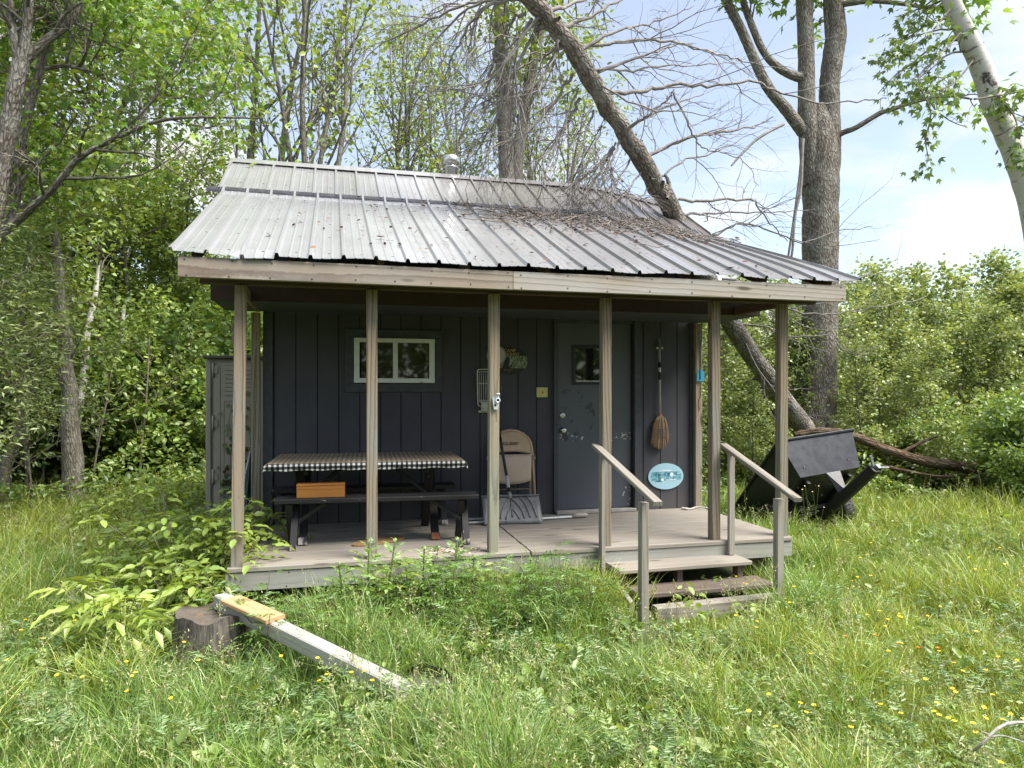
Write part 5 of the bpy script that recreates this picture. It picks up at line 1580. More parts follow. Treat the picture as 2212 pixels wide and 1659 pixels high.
rel(link('crown', crown_from(rng, sites, 5.0, .26, .078, [(.085, .165, .022), (.13, .23, .03), (.06, .12, .02), (.20, .27, .045)], 'maple', keep=open_front, B=B, bark=BARK_GREY)), ml)

# ------------------------------------------------------------------ kinds of tree, built once each
def generic(seed, H, r, t0, S, per, spread, size, cols, kind, bark, stems=1, fork=0.0, wob=.05, droop=.35, splay=.3, leaf_t=0.0):
    """returns trunk mesh, crown mesh"""
    rng = np.random.default_rng(seed)
    B = Blk(); sites = []
    base, rb = limb(rng, (0, 0, -.15), (0, 0, 1), (fork if stems > 1 else H) + .15, r, r * (.8 if stems > 1 else .16), 10, wob, .03)
    rb[0] *= 1.35
    ntube(B, base, rb, 9, off=seed)
    axes = []
    if stems > 1:
        for k in range(stems):
            a = 2 * math.pi * k / stems + rng.random()
            q, qr = limb(rng, base[-1] - np.array([0, 0, .05 + .2 * rng.random()]), (math.cos(a) * splay, math.sin(a) * splay, 1), (H - fork) * (.8 + .3 * rng.random()), r * .6, r * .08, 12, wob, .035)
            ntube(B, q, qr, 7); axes.append((q, qr))
    else: axes.append((base, rb))
    for q, qr in axes: sprout(rng, B, q, qr, 0, S, sites, t0 if stems == 1 else .12)
    tm = B.mesh('trunk', bark)
    P, Dr, N = leaf_cloud(rng, sites, per, spread, droop)
    c = palette(rng, len(P), cols)
    B = Blk(); leaves(B, P, Dr, N, size * (.7 + .6 * rng.random(len(P))), c, kind)
    return tm, B.mesh('crown', FOL)
G_MID = [(.095, .155, .036), (.135, .20, .046), (.07, .12, .030), (.175, .225, .06)]
G_YEL = [(.15, .205, .045), (.20, .25, .06), (.11, .165, .038)]
G_DRK = [(.070, .120, .034), (.10, .155, .040), (.135, .19, .05)]
G_ASP = [(.145, .19, .068), (.18, .225, .085), (.11, .155, .055), (.22, .25, .105)]
SF = dict(n=[17, 6, 4], ang=[1.0, .75, .8], len=[.30, .5, .5], rad=[.06, .02, .008], seg=[7, 5, 4], wob=.12, up=.22, grav=-.01)
SSP = dict(n=[9, 5, 3], ang=[.65, .7, .8], len=[.36, .5, .45], rad=[.03, .012, .006], seg=[7, 5, 4], wob=.11, up=.25)
SAP = dict(n=[20, 6], ang=[.85, .8], len=[.26, .4], rad=[.012, .006], seg=[6, 4], wob=.12, up=.30)
SBU = dict(n=[10, 5], ang=[.7, .8], len=[.40, .45], rad=[.010, .005], seg=[5, 4], wob=.14, up=.12)
KIND = {}
KIND['leafy'] = [generic(101 + k, 11.5, .15, .22, SF, 22 if k < 2 else 17, .34, .135, [G_MID, G_YEL, G_DRK][k], 'oval', BARK_GREY) for k in range(3)]
KIND['slender'] = [generic(121 + k, 12.0, .12, .35, dict(SSP, n=[10, 5, 3]), [4.4, 3.7, 4.6][k], .28, .115, [G_YEL, G_MID, G_YEL][k], 'oval', BARK_GREY, stems=[4, 3, 1][k], fork=[4.4, 3.5, 0][k], splay=.24) for k in range(3)]
KIND['aspen'] = [generic(141 + k, 4.2, .032, .12, SAP, [27, 23, 31, 25][k], .18, .070, G_ASP, 'round', BARK_SAP) for k in range(4)]
KIND['sapling'] = [generic(161 + k, 3.4, .026, .30, dict(SAP, n=[13, 5]), [9, 12][k], .15, .085, [G_MID, G_YEL][k], 'oval', BARK_SAP) for k in range(2)]
KIND['bush'] = [generic(181 + k, 1.9, .022, .1, SBU, [15, 13, 17][k], .16, .10, [G_DRK, G_MID, G_MID][k], 'oval', BARK_SAP, stems=7, fork=.12, splay=.75) for k in range(3)]
prs = random.Random(9)
KIND['bush'].append(generic(188, 1.9, .022, .1, SBU, 20, .16, .075, G_ASP + G_YEL[:1], 'oval', BARK_SAP, stems=7, fork=.12, splay=.75))
KIND['willow'] = [generic(191 + k, 4.4, .035, .16, dict(SAP, n=[19, 7]), 19, .16, .078, [(.155, .20, .07), (.12, .17, .055), (.20, .24, .11)], 'lance', BARK_SAP) for k in range(2)]
def plant(kind, k, px, Y, s, name, label, cat, group=None, sx=1.0, lean=0.0):
    key = (kind, k)
    tm, cm = KIND[kind][k]
    x = at(px, 845, Y).x
    root = empty(name, (x, Y, float(gh(x, Y)) - .02), label, cat, group, prs.uniform(0, 6.28))
    root.scale = (s * sx, s * sx, s)
    root.rotation_euler = (prs.uniform(-.03, .03) + lean, prs.uniform(-.03, .03), root.rotation_euler[2])
    link('trunk', tm, root); link('crown', cm, root)
    return root
# tall woods to the left and behind the cabin
LW = 'leafy trees in the woods left of the cabin'
for i, (k, px, Y, s) in enumerate([(0, -170, 12.5, .95), (1, 40, 16.5, .90), (1, 165, 16.6, .58), (1, 250, 17.0, .52), (1, 335, 18.2, .58), (1, 425, 16.6, .46), (1, -60, 19.5, 1.05), (2, -260, 17, 1.0), (1, 90, 19, .60), (2, 390, 20.5, .50), (1, 500, 19.5, .52)]):
    plant('leafy', k, px, Y, s, 'broadleaf_tree', 'leafy green tree among the woods left of the cabin', 'tree', LW, sx=1.1)
BW = 'thin trees behind the cabin roof'
for i, (k, px, Y, s) in enumerate([(2, 572, 14.0, .95), (0, 735, 13.2, .92), (0, 850, 17.5, .95), (1, 960, 18.5, 1.0), (2, 1010, 21, 1.05), (0, 1165, 19, .95), (2, 480, 15.2, .95), (1, 1230, 22, .9), (1, 210, 18, .95), (2, 300, 20, 1.0)]):
    plant('slender', k, px, Y, s, 'slender_tree', 'thin sparse-leaved tree rising behind the cabin roof' if px > 470 else 'thin sparse-leaved tree among the woods left of the cabin roof', 'tree', BW if px > 470 else LW)
rng = np.random.default_rng(61)
t_ = empty('vine_covered_tree', (at(1098, 845, 13.5).x, 13.5, 0), 'dark double trunk wrapped in small leaves behind the roof, left of the fallen tree', 'tree')
k_ = lambda x, y, dy=0.0: at(x, y, 13.5 + dy)
sg1 = seg('trunk', [(k_(1098, 960).x, 13.5, -.2), k_(1100, 600), k_(1096, 400), k_(1090, 250), k_(1084, 120), k_(1080, 0), k_(1072, -140)], [.2, .17, .16, .15, .14, .125, .09], BARK_GREY, t_, 12)
sg2 = seg('limb', [k_(1110, 500), k_(1120, 330), k_(1138, 210), k_(1160, 90), k_(1180, -60)], [.13, .12, .11, .10, .07], BARK_GREY, t_, 10)
B = Blk(); sites = []
for q, rr in (sg1[1:], sg2[1:]): sprout(rng, B, q[20:] if len(q) > 40 else q[8:], (rr[20:] if len(q) > 40 else rr[8:]), 0, dict(n=[14, 5, 3], ang=[1.0, .8, .8], len=[1.2, .5, .3], abs=True, rad=[.02, .01, .005], seg=[6, 5, 4], wob=.14, up=.05), sites, .0)
rel(link('crown', crown_from(rng, sites, 5.5, .25, .11, G_YEL, 'oval', B=B, bark=BARK_GREY)), t_)

# crooked trunks standing at the left wood edge
def crook(pts, rads, label, mat, cols, name='young_tree', leaf=6.0, Y=None, size=.10, n0=9):
    root = empty(name, (pts[0][0], pts[0][1], 0), label, 'tree')
    pts = [(pts[0][0] - .02, pts[0][1], -.2)] + list(pts); rads = [rads[0] * 1.25] + list(rads)
    o, q, rr = seg('trunk', pts, rads, mat, root, 9)
    B = Blk(); sites = []
    sprout(rng, B, q, rr, 0, dict(n=[n0, 5, 3], ang=[.9, .8, .8], len=[.95, .5, .3], abs=True, rad=[.018, .009, .005], seg=[6, 5, 4], wob=.14, up=.06, grav=-.03), sites, .42)
    rel(link('crown', crown_from(rng, sites, leaf, .22, size, cols, 'oval', B=B, bark=BARK_SAP)), root)
c_ = lambda x, y, Y: at(x, y, Y)
crook([c_(158, 1010, 12), c_(150, 900, 12), c_(152, 850, 12), c_(140, 790, 12), c_(143, 745, 12), c_(132, 690, 12), c_(127, 620, 12), c_(122, 540, 12), c_(120, 470, 12)], [.15, .12, .115, .11, .10, .085, .075, .06, .03], 'crooked grey trunk at the left edge of the woods, bent at mid height', BARK_GREY, G_YEL)
crook([c_(160, 960, 13.4), c_(170, 880, 13.4), c_(182, 800, 13.4), c_(188, 720, 13.4), c_(205, 640, 13.4), c_(214, 560, 13.4)], [.075, .07, .065, .055, .045, .02], 'pale birch stem leaning right at the left edge of the woods', BARK_BIRCH, G_YEL, leaf=4, n0=6)
crook([c_(10, 1010, 12.6), c_(40, 950, 12.6), c_(52, 880, 12.6), c_(55, 800, 12.6), c_(50, 720, 12.6), c_(46, 640, 12.6)], [.10, .085, .075, .065, .055, .03], 'dark curved trunk near the far left edge of the meadow', BARK_GREY, G_MID, n0=7)
crook([c_(237, 945, 15), c_(243, 880, 15), c_(252, 820, 15), c_(262, 740, 15), c_(268, 660, 15)], [.07, .065, .06, .05, .03], 'short pale trunk deeper in the left woods between bushes', BARK_BIRCH, G_MID, leaf=5, n0=7)
for i, (px, Y, s, k) in enumerate([(192, 12.2, .85, 0), (302, 13.2, .98, 1), (352, 14, .95, 0), (95, 13.8, .9, 1), (412, 14.5, .9, 0), (250, 14.5, .8, 1), (-20, 12.8, .9, 0)]):
    plant('sapling', k, px, Y, s, 'sapling', 'thin sapling with a light bare stem at the edge of the left woods', 'sapling', 'saplings at the edge of the left woods')
for i, (px, Y, s, k) in enumerate([(30, 14, 1.3, 0), (90, 15, 1.5, 1), (200, 15, 1.35, 2), (280, 15.8, 1.5, 0), (330, 14.8, 1.2, 1), (385, 15.2, 1.4, 2), (430, 14.2, 1.1, 1), (455, 16, 1.7, 0), (150, 16.5, 1.7, 0), (-60, 14, 1.6, 2), (240, 18, 2.0, 0), (350, 18.5, 2.1, 2), (60, 18, 2.0, 0), (410, 18.8, 2.0, 1), (500, 17.5, 2.0, 2), (-140, 15.5, 1.9, 1), (310, 21, 2.3, 0), (120, 21, 2.4, 2)]):
    plant('bush', k, px, Y, s, 'bush', 'round leafy bush in the shade below the left woods', 'bush', 'bushes below the left woods')
# thicket of young aspens on the right
for px, Y, s, k in [(-20, 10.4, .80, 0), (70, 11.6, .88, 1), (-5, 12.2, 1.0, 1), (-95, 9.6, .9, 0)]:
    plant('willow', k, px, Y, s, 'young_tree', 'young pale narrow-leaved tree below the big left maple', 'tree', 'young trees below the left maple', sx=1.25)
for i in range(64):
    row = i % 4
    px = 1500 + (i // 4) * 52 + prs.uniform(-28, 28) + row * 12
    Y = (11.6, 13.4, 15.8, 19.0)[row] + prs.uniform(-.7, .7)
    top = 655 - 50 * max(0, (px - 1900) / 300) + prs.uniform(-45, 55)
    d = Y * .97 + at(px, 845, Y).x * .2436
    s = (CAM_Z + (845 - top) / F_PX * d) / 4.25
    if row == 0: s *= .80
    plant('aspen', prs.randrange(4), px, Y, s, 'young_aspen', 'slim young aspen in the dense thicket right of the cabin', 'tree', 'young aspens right of the cabin', sx=1.15)
for px, Y, s, k in [(2080, 9.8, .80, 3), (2180, 9.0, .90, 0), (2140, 10.6, .95, 3), (2020, 10.8, .70, 3), (1960, 11, .65, 0), (1900, 11.2, .70, 3), (2240, 10, 1.1, 3), (2230, 8.3, .6, 2), (1650, 11.4, .7, 3), (1600, 12.2, .8, 3), (1840, 11.6, .7, 3), (1560, 13, 1.0, 1)]:
    plant('bush', k, px, Y, s, 'bush', 'low green bush at the foot of the aspen thicket', 'bush', 'bushes at the foot of the aspen thicket')

# far woods that read as one mass
rng = np.random.default_rng(71)
B = Blk()
def mass(n, px0, px1, Y0, Y1, z1, size, cols):
    u = rng.uniform(px0, px1, n); Y = rng.uniform(Y0, Y1, n)
    a = (u - 1106) / F_PX
    t = Y / (-a * math.sin(YAW) + math.cos(YAW)); X = (a * math.cos(YAW) + math.sin(YAW)) * t
    top = z1 * (.72 + .28 * np.sin(X * .9 + 1) * np.cos(X * .37) + .12 * np.sin(X * 2.7))
    Z = top * rng.random(n) ** .8
    P = np.stack([X, Y, Z], 1)
    o = rng.standard_normal((n, 3)); o[:, 2] -= .4
    leaves(B, P, o, np.array([0, -.4, .8]) + .6 * rng.standard_normal((n, 3)), size * (.6 + .8 * rng.random(n)), palette(rng, n, cols), 'oval')
mass(24000, -260, 900, 24, 32, 6.6, .34, G_MID + G_YEL[:1])
mass(9000, 850, 1500, 24, 32, 4.2, .30, G_MID)
mass(15000, 1450, 2800, 21, 28, 4.3, .26, G_ASP)
n = 22000
X = rng.uniform(-26, 26, n); Yb = -rng.uniform(13, 19, n); top = 8.5 * (.75 + .25 * np.sin(X * .8)); Z = top * rng.random(n) ** .8
leaves(B, np.stack([X, Yb, Z], 1), rng.standard_normal((n, 3)) - (0, 0, .4), np.array([0, .4, .8]) + .6 * rng.standard_normal((n, 3)), .42 * (.6 + .8 * rng.random(n)), palette(rng, n, G_DRK + G_MID[:2]), 'oval')
tag(link('distant_woods', B.mesh('distant_woods', FOL)), 'green mass of far woods closing the view behind the nearer trees', 'woods', kind='stuff')
# ------------------------------------------------------------------ meadow
rng = np.random.default_rng(81)
def field(x, y, seed, f=1.0):
    rg = np.random.default_rng(seed)
    v = np.zeros_like(x)
    for k in range(6):
        a = rg.uniform(0, 6.28); fr = f * rg.uniform(.5, 2.2); ph = rg.uniform(0, 6.28)
        v = v + np.sin(fr * (np.cos(a) * x + np.sin(a) * y) + ph) / (0.7 + .3 * k)
    return v / 3.0
def wedge(n, r0, r1, pw=1.15, spread=.80):
    th = rng.uniform(-spread, spread, n) + YAW
    r = r0 + (r1 - r0) * rng.random(n) ** pw
    return r * np.sin(th), r * np.cos(th)
def clear(x, y, m=0.0):
    """not under the deck, the cabin, the shed or the thicket"""
    k = ~((x > -.80 - m) & (x < 4.02 + m) & (y > 5.60 - m))
    k &= ~((x > -1.45) & (x < -.6) & (y > 8.4) & (y < 9.4))
    k &= np.hypot(x + .83, y - 5.15) > .24
    k &= np.hypot(x - s2.x - .08, y - s2.y + .03) > .19
    k &= ~((x > 2.12) & (x < 3.45) & (y > 4.98) & (y < 5.60))
    return k
YG = np.array([(.205, .25, .042), (.245, .28, .056), (.165, .22, .038)])
MG = np.array([(.120, .195, .038), (.165, .235, .050), (.095, .165, .034)])
BG = np.array([(.095, .155, .050), (.13, .19, .068)])
DRY = np.array([(.30, .27, .12), (.24, .20, .10)])
def meadow_cols(x, y, n):
    yel = np.clip(.42 + .55 * field(x, y, 3, .8) + .30 * np.clip((x - 2.6) / 1.5, -1, 1) * (y < 8) + .35 * ((x < -2.2) & (y > 5.5)) - .30 * ((x > -1.4) & (x < 2.4) & (y > 3.6)), 0, 1)
    r = rng.random(n)
    c = np.where((r < yel)[:, None], palette(rng, n, YG, .16), np.where((rng.random(n) < .22)[:, None], palette(rng, n, BG, .16), palette(rng, n, MG, .18)))
    return np.where((rng.random(n) < .035)[:, None], palette(rng, n, DRY, .15), c)
def blades(B, x, y, h, w, lean, col):
    n = len(x)
    a = rng.uniform(0, 2 * np.pi, n)
    dx, dy = np.cos(a), np.sin(a)
    f = rng.uniform(0, 2 * np.pi, n)
    sx, sy = np.cos(f), np.sin(f)
    z0 = gh(x, y) - .01
    V_ = np.zeros((n, 7, 3))
    for j, (t, ww) in enumerate(((0, 1.0), (.45, .85), (.8, .55))):
        px = x + dx * lean * h * t ** 2; py = y + dy * lean * h * t ** 2; pz = z0 + h * t * (1 - .32 * lean * t)
        V_[:, 2 * j] = np.stack([px - sx * w * ww, py - sy * w * ww, pz], 1)
        V_[:, 2 * j + 1] = np.stack([px + sx * w * ww, py + sy * w * ww, pz], 1)
    V_[:, 6] = np.stack([x + dx * lean * h, y + dy * lean * h, z0 + h * (1 - .36 * lean)], 1)
    q = np.array([(0, 1, 3, 2), (2, 3, 5, 4)]); tr = np.array([(4, 5, 6)])
    o = B.n
    c = np.repeat(col, 7, 0)
    B.add(V_.reshape(-1, 3), (np.arange(n)[:, None, None] * 7 + q[None]).reshape(-1, 4), c)
    # the pointed tips share those vertices
    B.loops.append(((np.arange(n)[:, None, None] * 7 + tr[None]).reshape(-1, 3) + o).ravel())
    B.tot.append(np.full(n, 3, dtype=np.int32)); B.mi.append(np.zeros(n, dtype=np.int32))
B = Blk()
def hmul(x, y):
    low = np.where(np.hypot(x - 6.0, y - 7.5) < .75, .6, 1.0) * np.where((x > 2.1) & (x < 3.55) & (y > 4.1) & (y < 5.7), .25, 1.0) * np.where(np.hypot(x - .5, y - 3.75) < .28, .5, 1.0) * np.where(np.hypot(x + .75, y - 4.75) < .45, .55, 1.0)
    return low * np.clip(.85 + .5 * field(x, y, 5, 1.6) + .45 * field(x, y, 6, 5.0), .3, 1.75)
x, y = wedge(235000, 2.3, 8.5)
k = clear(x, y) & (rng.random(len(x)) < np.clip(.78 + .55 * field(x, y, 8, 5.0), .25, 1)); x, y = x[k], y[k]; n = len(x)
blades(B, x, y, (.14 + .26 * rng.random(n) ** 1.4) * hmul(x, y), .0018 + .0020 * rng.random(n), .15 + .75 * rng.random(n), meadow_cols(x, y, n))
x, y = wedge(110000, 7.5, 17, 1.2, .86)
k = clear(x, y); x, y = x[k], y[k]; n = len(x)
blades(B, x, y, (.16 + .26 * rng.random(n)) * hmul(x, y), .003 + .003 * rng.random(n), .15 + .75 * rng.random(n), meadow_cols(x, y, n))
# long arching tussocks
for cx, cy, m in [(-1.25, 4.7, 300), (1.95, 5.0, 420), (1.0, 4.9, 500), (1.5, 4.75, 420), (3.45, 4.7, 420), (-1.9, 4.2, 300), (.2, 4.9, 160), (.8, 3.4, 260), (2.0, 3.6, 260), (-1.3, 3.3, 240), (1.2, 5.25, 260), (1.9, 5.25, 320), (3.8, 5.2, 300), (4.6, 6.0, 300), (4.7, 7.2, 200), (4.5, 7.2, 200), (6.9, 7.3, 200), (5.6, 6.6, 200), (2.4, 3.1, 260), (-.3, 3.2, 240), (-3, 6, 300), (-2.4, 7, 300)]:
    x = cx + .14 * rng.standard_normal(m); y = cy + .12 * rng.standard_normal(m)
    k = clear(x, y); x, y = x[k], y[k]; m = len(x)
    blades(B, x, y, .26 + .22 * rng.random(m), .0020 + .0018 * rng.random(m), .3 + .7 * rng.random(m), palette(rng, m, YG if rng.random() < .45 else MG, .15))
GRS = m_foliage('grass_blade', .34, .05, objvar=0)
tag(link('grass', B.mesh('grass', GRS)), 'tall mixed meadow grass around the porch', 'grass', kind='stuff')

# flowering grass heads: stalks with loose pale panicles
B = Blk()
x, y = wedge(2900, 2.4, 12, 1.3)
k = clear(x, y, .05) & ~((x > -.9) & (x < 4.0) & (y > 5.1)); x, y = x[k], y[k]; n = len(x)
a = rng.uniform(0, 6.28, n); h = (.28 + .24 * rng.random(n)) * np.clip(hmul(x, y), .7, 1.2); ln = .1 + .35 * rng.random(n)
blades_col = palette(rng, n, [(.20, .22, .09), (.26, .26, .13)])
z0 = gh(x, y)
m = 20
t = rng.random((n, m)) * .30 + .70
px = x[:, None] + (np.cos(a) * ln * h)[:, None] * t ** 2 + .012 * rng.standard_normal((n, m)); py = y[:, None] + (np.sin(a) * ln * h)[:, None] * t ** 2 + .012 * rng.standard_normal((n, m))
pz = z0[:, None] + h[:, None] * t
P = np.stack([px, py, pz], -1).reshape(-1, 3)
hc = palette(rng, n, [(.24, .265, .11), (.21, .25, .09), (.28, .275, .15), (.25, .22, .14), (.18, .23, .075)], .15)
leaves(B, P, rng.standard_normal(P.shape) + (0, 0, .9), rng.standard_normal(P.shape), .014 + .010 * rng.random(len(P)), np.repeat(hc, m, 0), 'lance')
for j in range(3):
    pass
S_pts = np.zeros((n, 6, 3)); ax, ay = np.cos(a + 1.57) * .0009, np.sin(a + 1.57) * .0009
for j, tt in enumerate((0, .5, 1.0)):
    bx, by, bz = x + np.cos(a) * ln * h * tt ** 2, y + np.sin(a) * ln * h * tt ** 2, z0 + h * tt
    S_pts[:, 2 * j] = np.stack([bx - ax, by - ay, bz], 1); S_pts[:, 2 * j + 1] = np.stack([bx + ax, by + ay, bz], 1)
B.add(S_pts.reshape(-1, 3), (np.arange(n)[:, None, None] * 6 + np.array([(0, 1, 3, 2), (2, 3, 5, 4)])[None]).reshape(-1, 4), np.repeat(blades_col, 6, 0))
tag(link('grass_heads', B.mesh('grass_heads', GRS)), 'loose pale seed heads standing above the meadow grass', 'grass', kind='stuff')

# low broad-leaved and feathery weeds
def fronds(B, base, d, L, pairs, ls, col, kind='lance', curve=.5, width=1.0, tip=True):
    """feathered leaves: leaflets in pairs along an arching rib; base, d (n,3), L (n,)"""
    n = len(base); d = nrm(d)
    side = nrm(np.cross(d, np.array([0, 0, 1.0]) + .01))
    up = np.cross(side, d)
    for j in range(pairs):
        t = .22 + .78 * (j + .5) / pairs
        p = base + d * (L * t)[:, None] - np.array([0, 0, 1.0]) * (curve * L * t ** 2)[:, None]
        dd = nrm(d - np.array([0, 0, 2 * curve * t]))
        s = ls * L * (1.05 - .55 * abs(t - .45) / .55)
        for sg in (-1, 1):
            ld = side * sg * .85 + dd * .55 + .12 * rng.standard_normal((n, 3))
            leaves(B, p, ld, up + .25 * rng.standard_normal((n, 3)), s, col, kind, 0, width)
    if tip:
        p = base + d * L[:, None] - np.array([0, 0, 1.0]) * (curve * L)[:, None]
        leaves(B, p, nrm(d - np.array([0, 0, 2 * curve])), up, ls * L, col, kind, 0, width)
B = Blk()
# plantain and dock rosettes
x, y = wedge(850, 2.4, 11, 1.2)
k = clear(x, y, .03) & (field(x, y, 19, 1.5) > -.1); x, y = x[k], y[k]
for q in range(7):
    n = len(x); a = rng.uniform(0, 6.28, n)
    D_ = np.stack([np.cos(a), np.sin(a), .5 + .7 * rng.random(n)], 1)
    P = np.stack([x + .01 * np.cos(a), y + .01 * np.sin(a), gh(x, y) + .06 + .12 * rng.random(n)], 1)
    leaves(B, P, D_, np.array([0, 0, 1.]) + .3 * rng.standard_normal((n, 3)), .05 + .055 * rng.random(n), palette(rng, n, [(.105, .17, .03), (.14, .205, .045), (.165, .22, .055)]), 'oval')
# stems with scattered leaves
x, y = wedge(2600, 2.4, 12, 1.15)
k = clear(x, y, .03) & ~((x > 2.1) & (x < 3.5) & (y > 4.3) & (y < 5.6)) & (field(x, y, 9, 1.2) > -.35); x, y = x[k], y[k]
hh = (.16 + .22 * rng.random(len(x))) * np.where((x > -.9) & (x < 4) & (y > 5.0), .75, 1)
for q in range(10):
    n = len(x); a = rng.uniform(0, 6.28, n); t = .25 + .75 * (q / 9)
    P = np.stack([x + .02 * np.cos(a), y + .02 * np.sin(a), gh(x, y) + hh * t], 1)
    D_ = np.stack([np.cos(a), np.sin(a), .25 * rng.standard_normal(n) + .1], 1)
    leaves(B, P, D_, np.array([0, 0, 1.]) + .35 * rng.standard_normal((n, 3)), (.022 + .030 * rng.random(n)) * (1.2 - .5 * t), palette(rng, n, [(.12, .185, .035), (.16, .22, .05), (.10, .16, .035), (.18, .23, .07)]), 'lance' if q % 2 else 'oval')
# feathery yarrow-like clumps
x, y = wedge(2300, 2.4, 10.5, 1.1)
k = clear(x, y, .03) & ~((x > 2.1) & (x < 3.5) & (y > 4.3) & (y < 5.6)) & (field(x, y, 12, 1.4) > -.3); x, y = x[k], y[k]
for q in range(4):
    n = len(x); a = rng.uniform(0, 6.28, n)
    base = np.stack([x, y, gh(x, y) + .05 + .14 * rng.random(n)], 1)
    fronds(B, base, np.stack([np.cos(a), np.sin(a), .5 + .6 * rng.random(n)], 1), .12 + .10 * rng.random(n), 5, .26, palette(rng, n, [(.10, .17, .06), (.13, .20, .075), (.085, .15, .05), (.18, .24, .10)]), curve=.35, width=.8)
tag(link('weeds', B.mesh('weeds', FOL)), 'low leafy and feathery weeds mixed through the meadow', 'weeds', kind='stuff')
# shady ground cover along the wood edges
B = Blk()
def cover(n, x0, x1, y0, y1, hmax, size, cols, kind='oval', cond=None):
    x = rng.uniform(x0, x1, n); y = rng.uniform(y0, y1, n)
    k = clear(x, y) & (field(x, y, 15, 1.1) > -.75)
    if cond is not None: k &= cond(x, y)
    x, y = x[k], y[k]; n = len(x)
    z = gh(x, y) + hmax * np.clip(.55 + .6 * field(x, y, 16, 1.7), .2, 1.2) * (1 - rng.random(n) ** 2.2)
    leaves(B, np.stack([x, y, z], 1), rng.standard_normal((n, 3)) * (1, 1, .5) - (0, 0, .25), np.array([0, -.15, 1.]) + .5 * rng.standard_normal((n, 3)), size * (.6 + .8 * rng.random(n)), palette(rng, n, cols), kind)
RASP0 = [(.17, .235, .05), (.21, .27, .06), (.13, .19, .04)]
cover(15000, -11, -.7, 11.2, 15.5, 1.0, .085, G_MID + G_YEL)
cover(3500, -3.2, -1.3, 8.9, 11.6, .40, .065, RASP0)
cover(9000, 4.8, 14, 9.8, 13.5, .75, .075, G_MID + G_DRK[2:])
cover(5000, 4.2, 12, 8.4, 10.2, .42, .06, G_MID + G_YEL, cond=lambda x, y: np.hypot(x - 5.86, y - 7.88) > 1.0)
tag(link('ground_cover', B.mesh('ground_cover', FOL)), 'leafy ground cover along the shaded edges of the clearing', 'ground cover', kind='stuff')

# ------------------------------------------------------------------ single plants
def compound_bush(name, c, label, cat, canes, H, spread, frond_len, pairs, ls, cols, kind, seed, per=7, group=None, curve=.5):
    global rng
    keep = rng; rng = np.random.default_rng(seed)
    root = empty(name, (c[0], c[1], float(gh(c[0], c[1]))), label, cat, group)
    Bs, Bl = Blk(), Blk()
    for q in range(canes):
        a = rng.uniform(0, 6.28); o = spread * .35 * rng.random()
        p, r = limb(rng, (o * math.cos(a), o * math.sin(a), -.05), (math.cos(a) * spread * .8, math.sin(a) * spread * .8, H), H * (.75 + .4 * rng.random()), .006, .0025, 7, .10, -.03)
        ntube(Bs, p, r, 5)
        m = per
        t = np.linspace(.30, 1, m) * (len(p) - 1); i = np.minimum(t.astype(int), len(p) - 2); f = (t - i)[:, None]
        base = p[i] * (1 - f) + p[i + 1] * f
        b = rng.uniform(0, 6.28) + 2.4 * np.arange(m)
        d = np.stack([np.cos(b), np.sin(b), .35 + .3 * rng.random(m)], 1)
        fronds(Bl, base, d, frond_len * (.7 + .5 * rng.random(m)), pairs, ls, palette(rng, m, cols, .15), kind, curve)
    link('stems', Bs.mesh('stems', BARK_SAP), root)
    link('foliage', Bl.mesh('foliage', FOL), root)
    rng = keep
    return root
ASH = [(.20, .27, .055), (.25, .31, .07), (.15, .22, .042)]
c1 = atz(285, 1400, 0)
compound_bush('ash_sapling', (c1.x, c1.y + .10), 'lime green bushy sapling with long drooping leaflets left of the stump', 'sapling', 15, .66, .62, .30, 4, .46, ASH, 'lance', 201, 7, curve=.6)
c2 = atz(440, 1330, 0)
compound_bush('leafy_shrub', (c2.x + .1, c2.y + .45), 'bright green shrub tight against the front left corner of the deck', 'shrub', 17, .78, .42, .22, 4, .34, ASH[:1] + RASP0[:2], 'oval', 202, 9)
RASP = [(.18, .25, .05), (.23, .30, .065), (.13, .195, .04)]
for i, (x, y, h, s) in enumerate([(-1.10, 6.25, 1.0, .45), (-.98, 5.75, .80, .35), (-.92, 6.7, .85, .3), (-1.25, 7.2, .75, .45), (-1.5, 7.5, .55, .45), (-1.45, 6.6, .55, .5), (-1.05, 7.75, .60, .35), (-1.65, 8.2, .55, .45), (-1.25, 5.95, .55, .45)]):
    compound_bush('raspberry_bush', (x, y), 'wild raspberry bush in the green tangle between the shed and the deck', 'bush', 14, h, s, .19, 2, .42, RASP, 'oval', 210 + i, 9, 'raspberry bushes beside the shed')
for i, (x, y, h) in enumerate([(6.0, 9.75, .75), (5.55, 9.9, .62), (7.6, 9.2, .42), (6.45, 10.2, .7)]):
    compound_bush('fern', (x, y), ['large bright fern behind the black cart', 'pale fern between the porch and the cart', 'small fern by the cart hitch', 'fern at the foot of the leaning dead trunk'][i], 'fern', 9, h * .35, .3, h * .8, 9, .20, [(.15, .24, .04), (.19, .27, .05)], 'lance', 230 + i, 2, curve=.45)
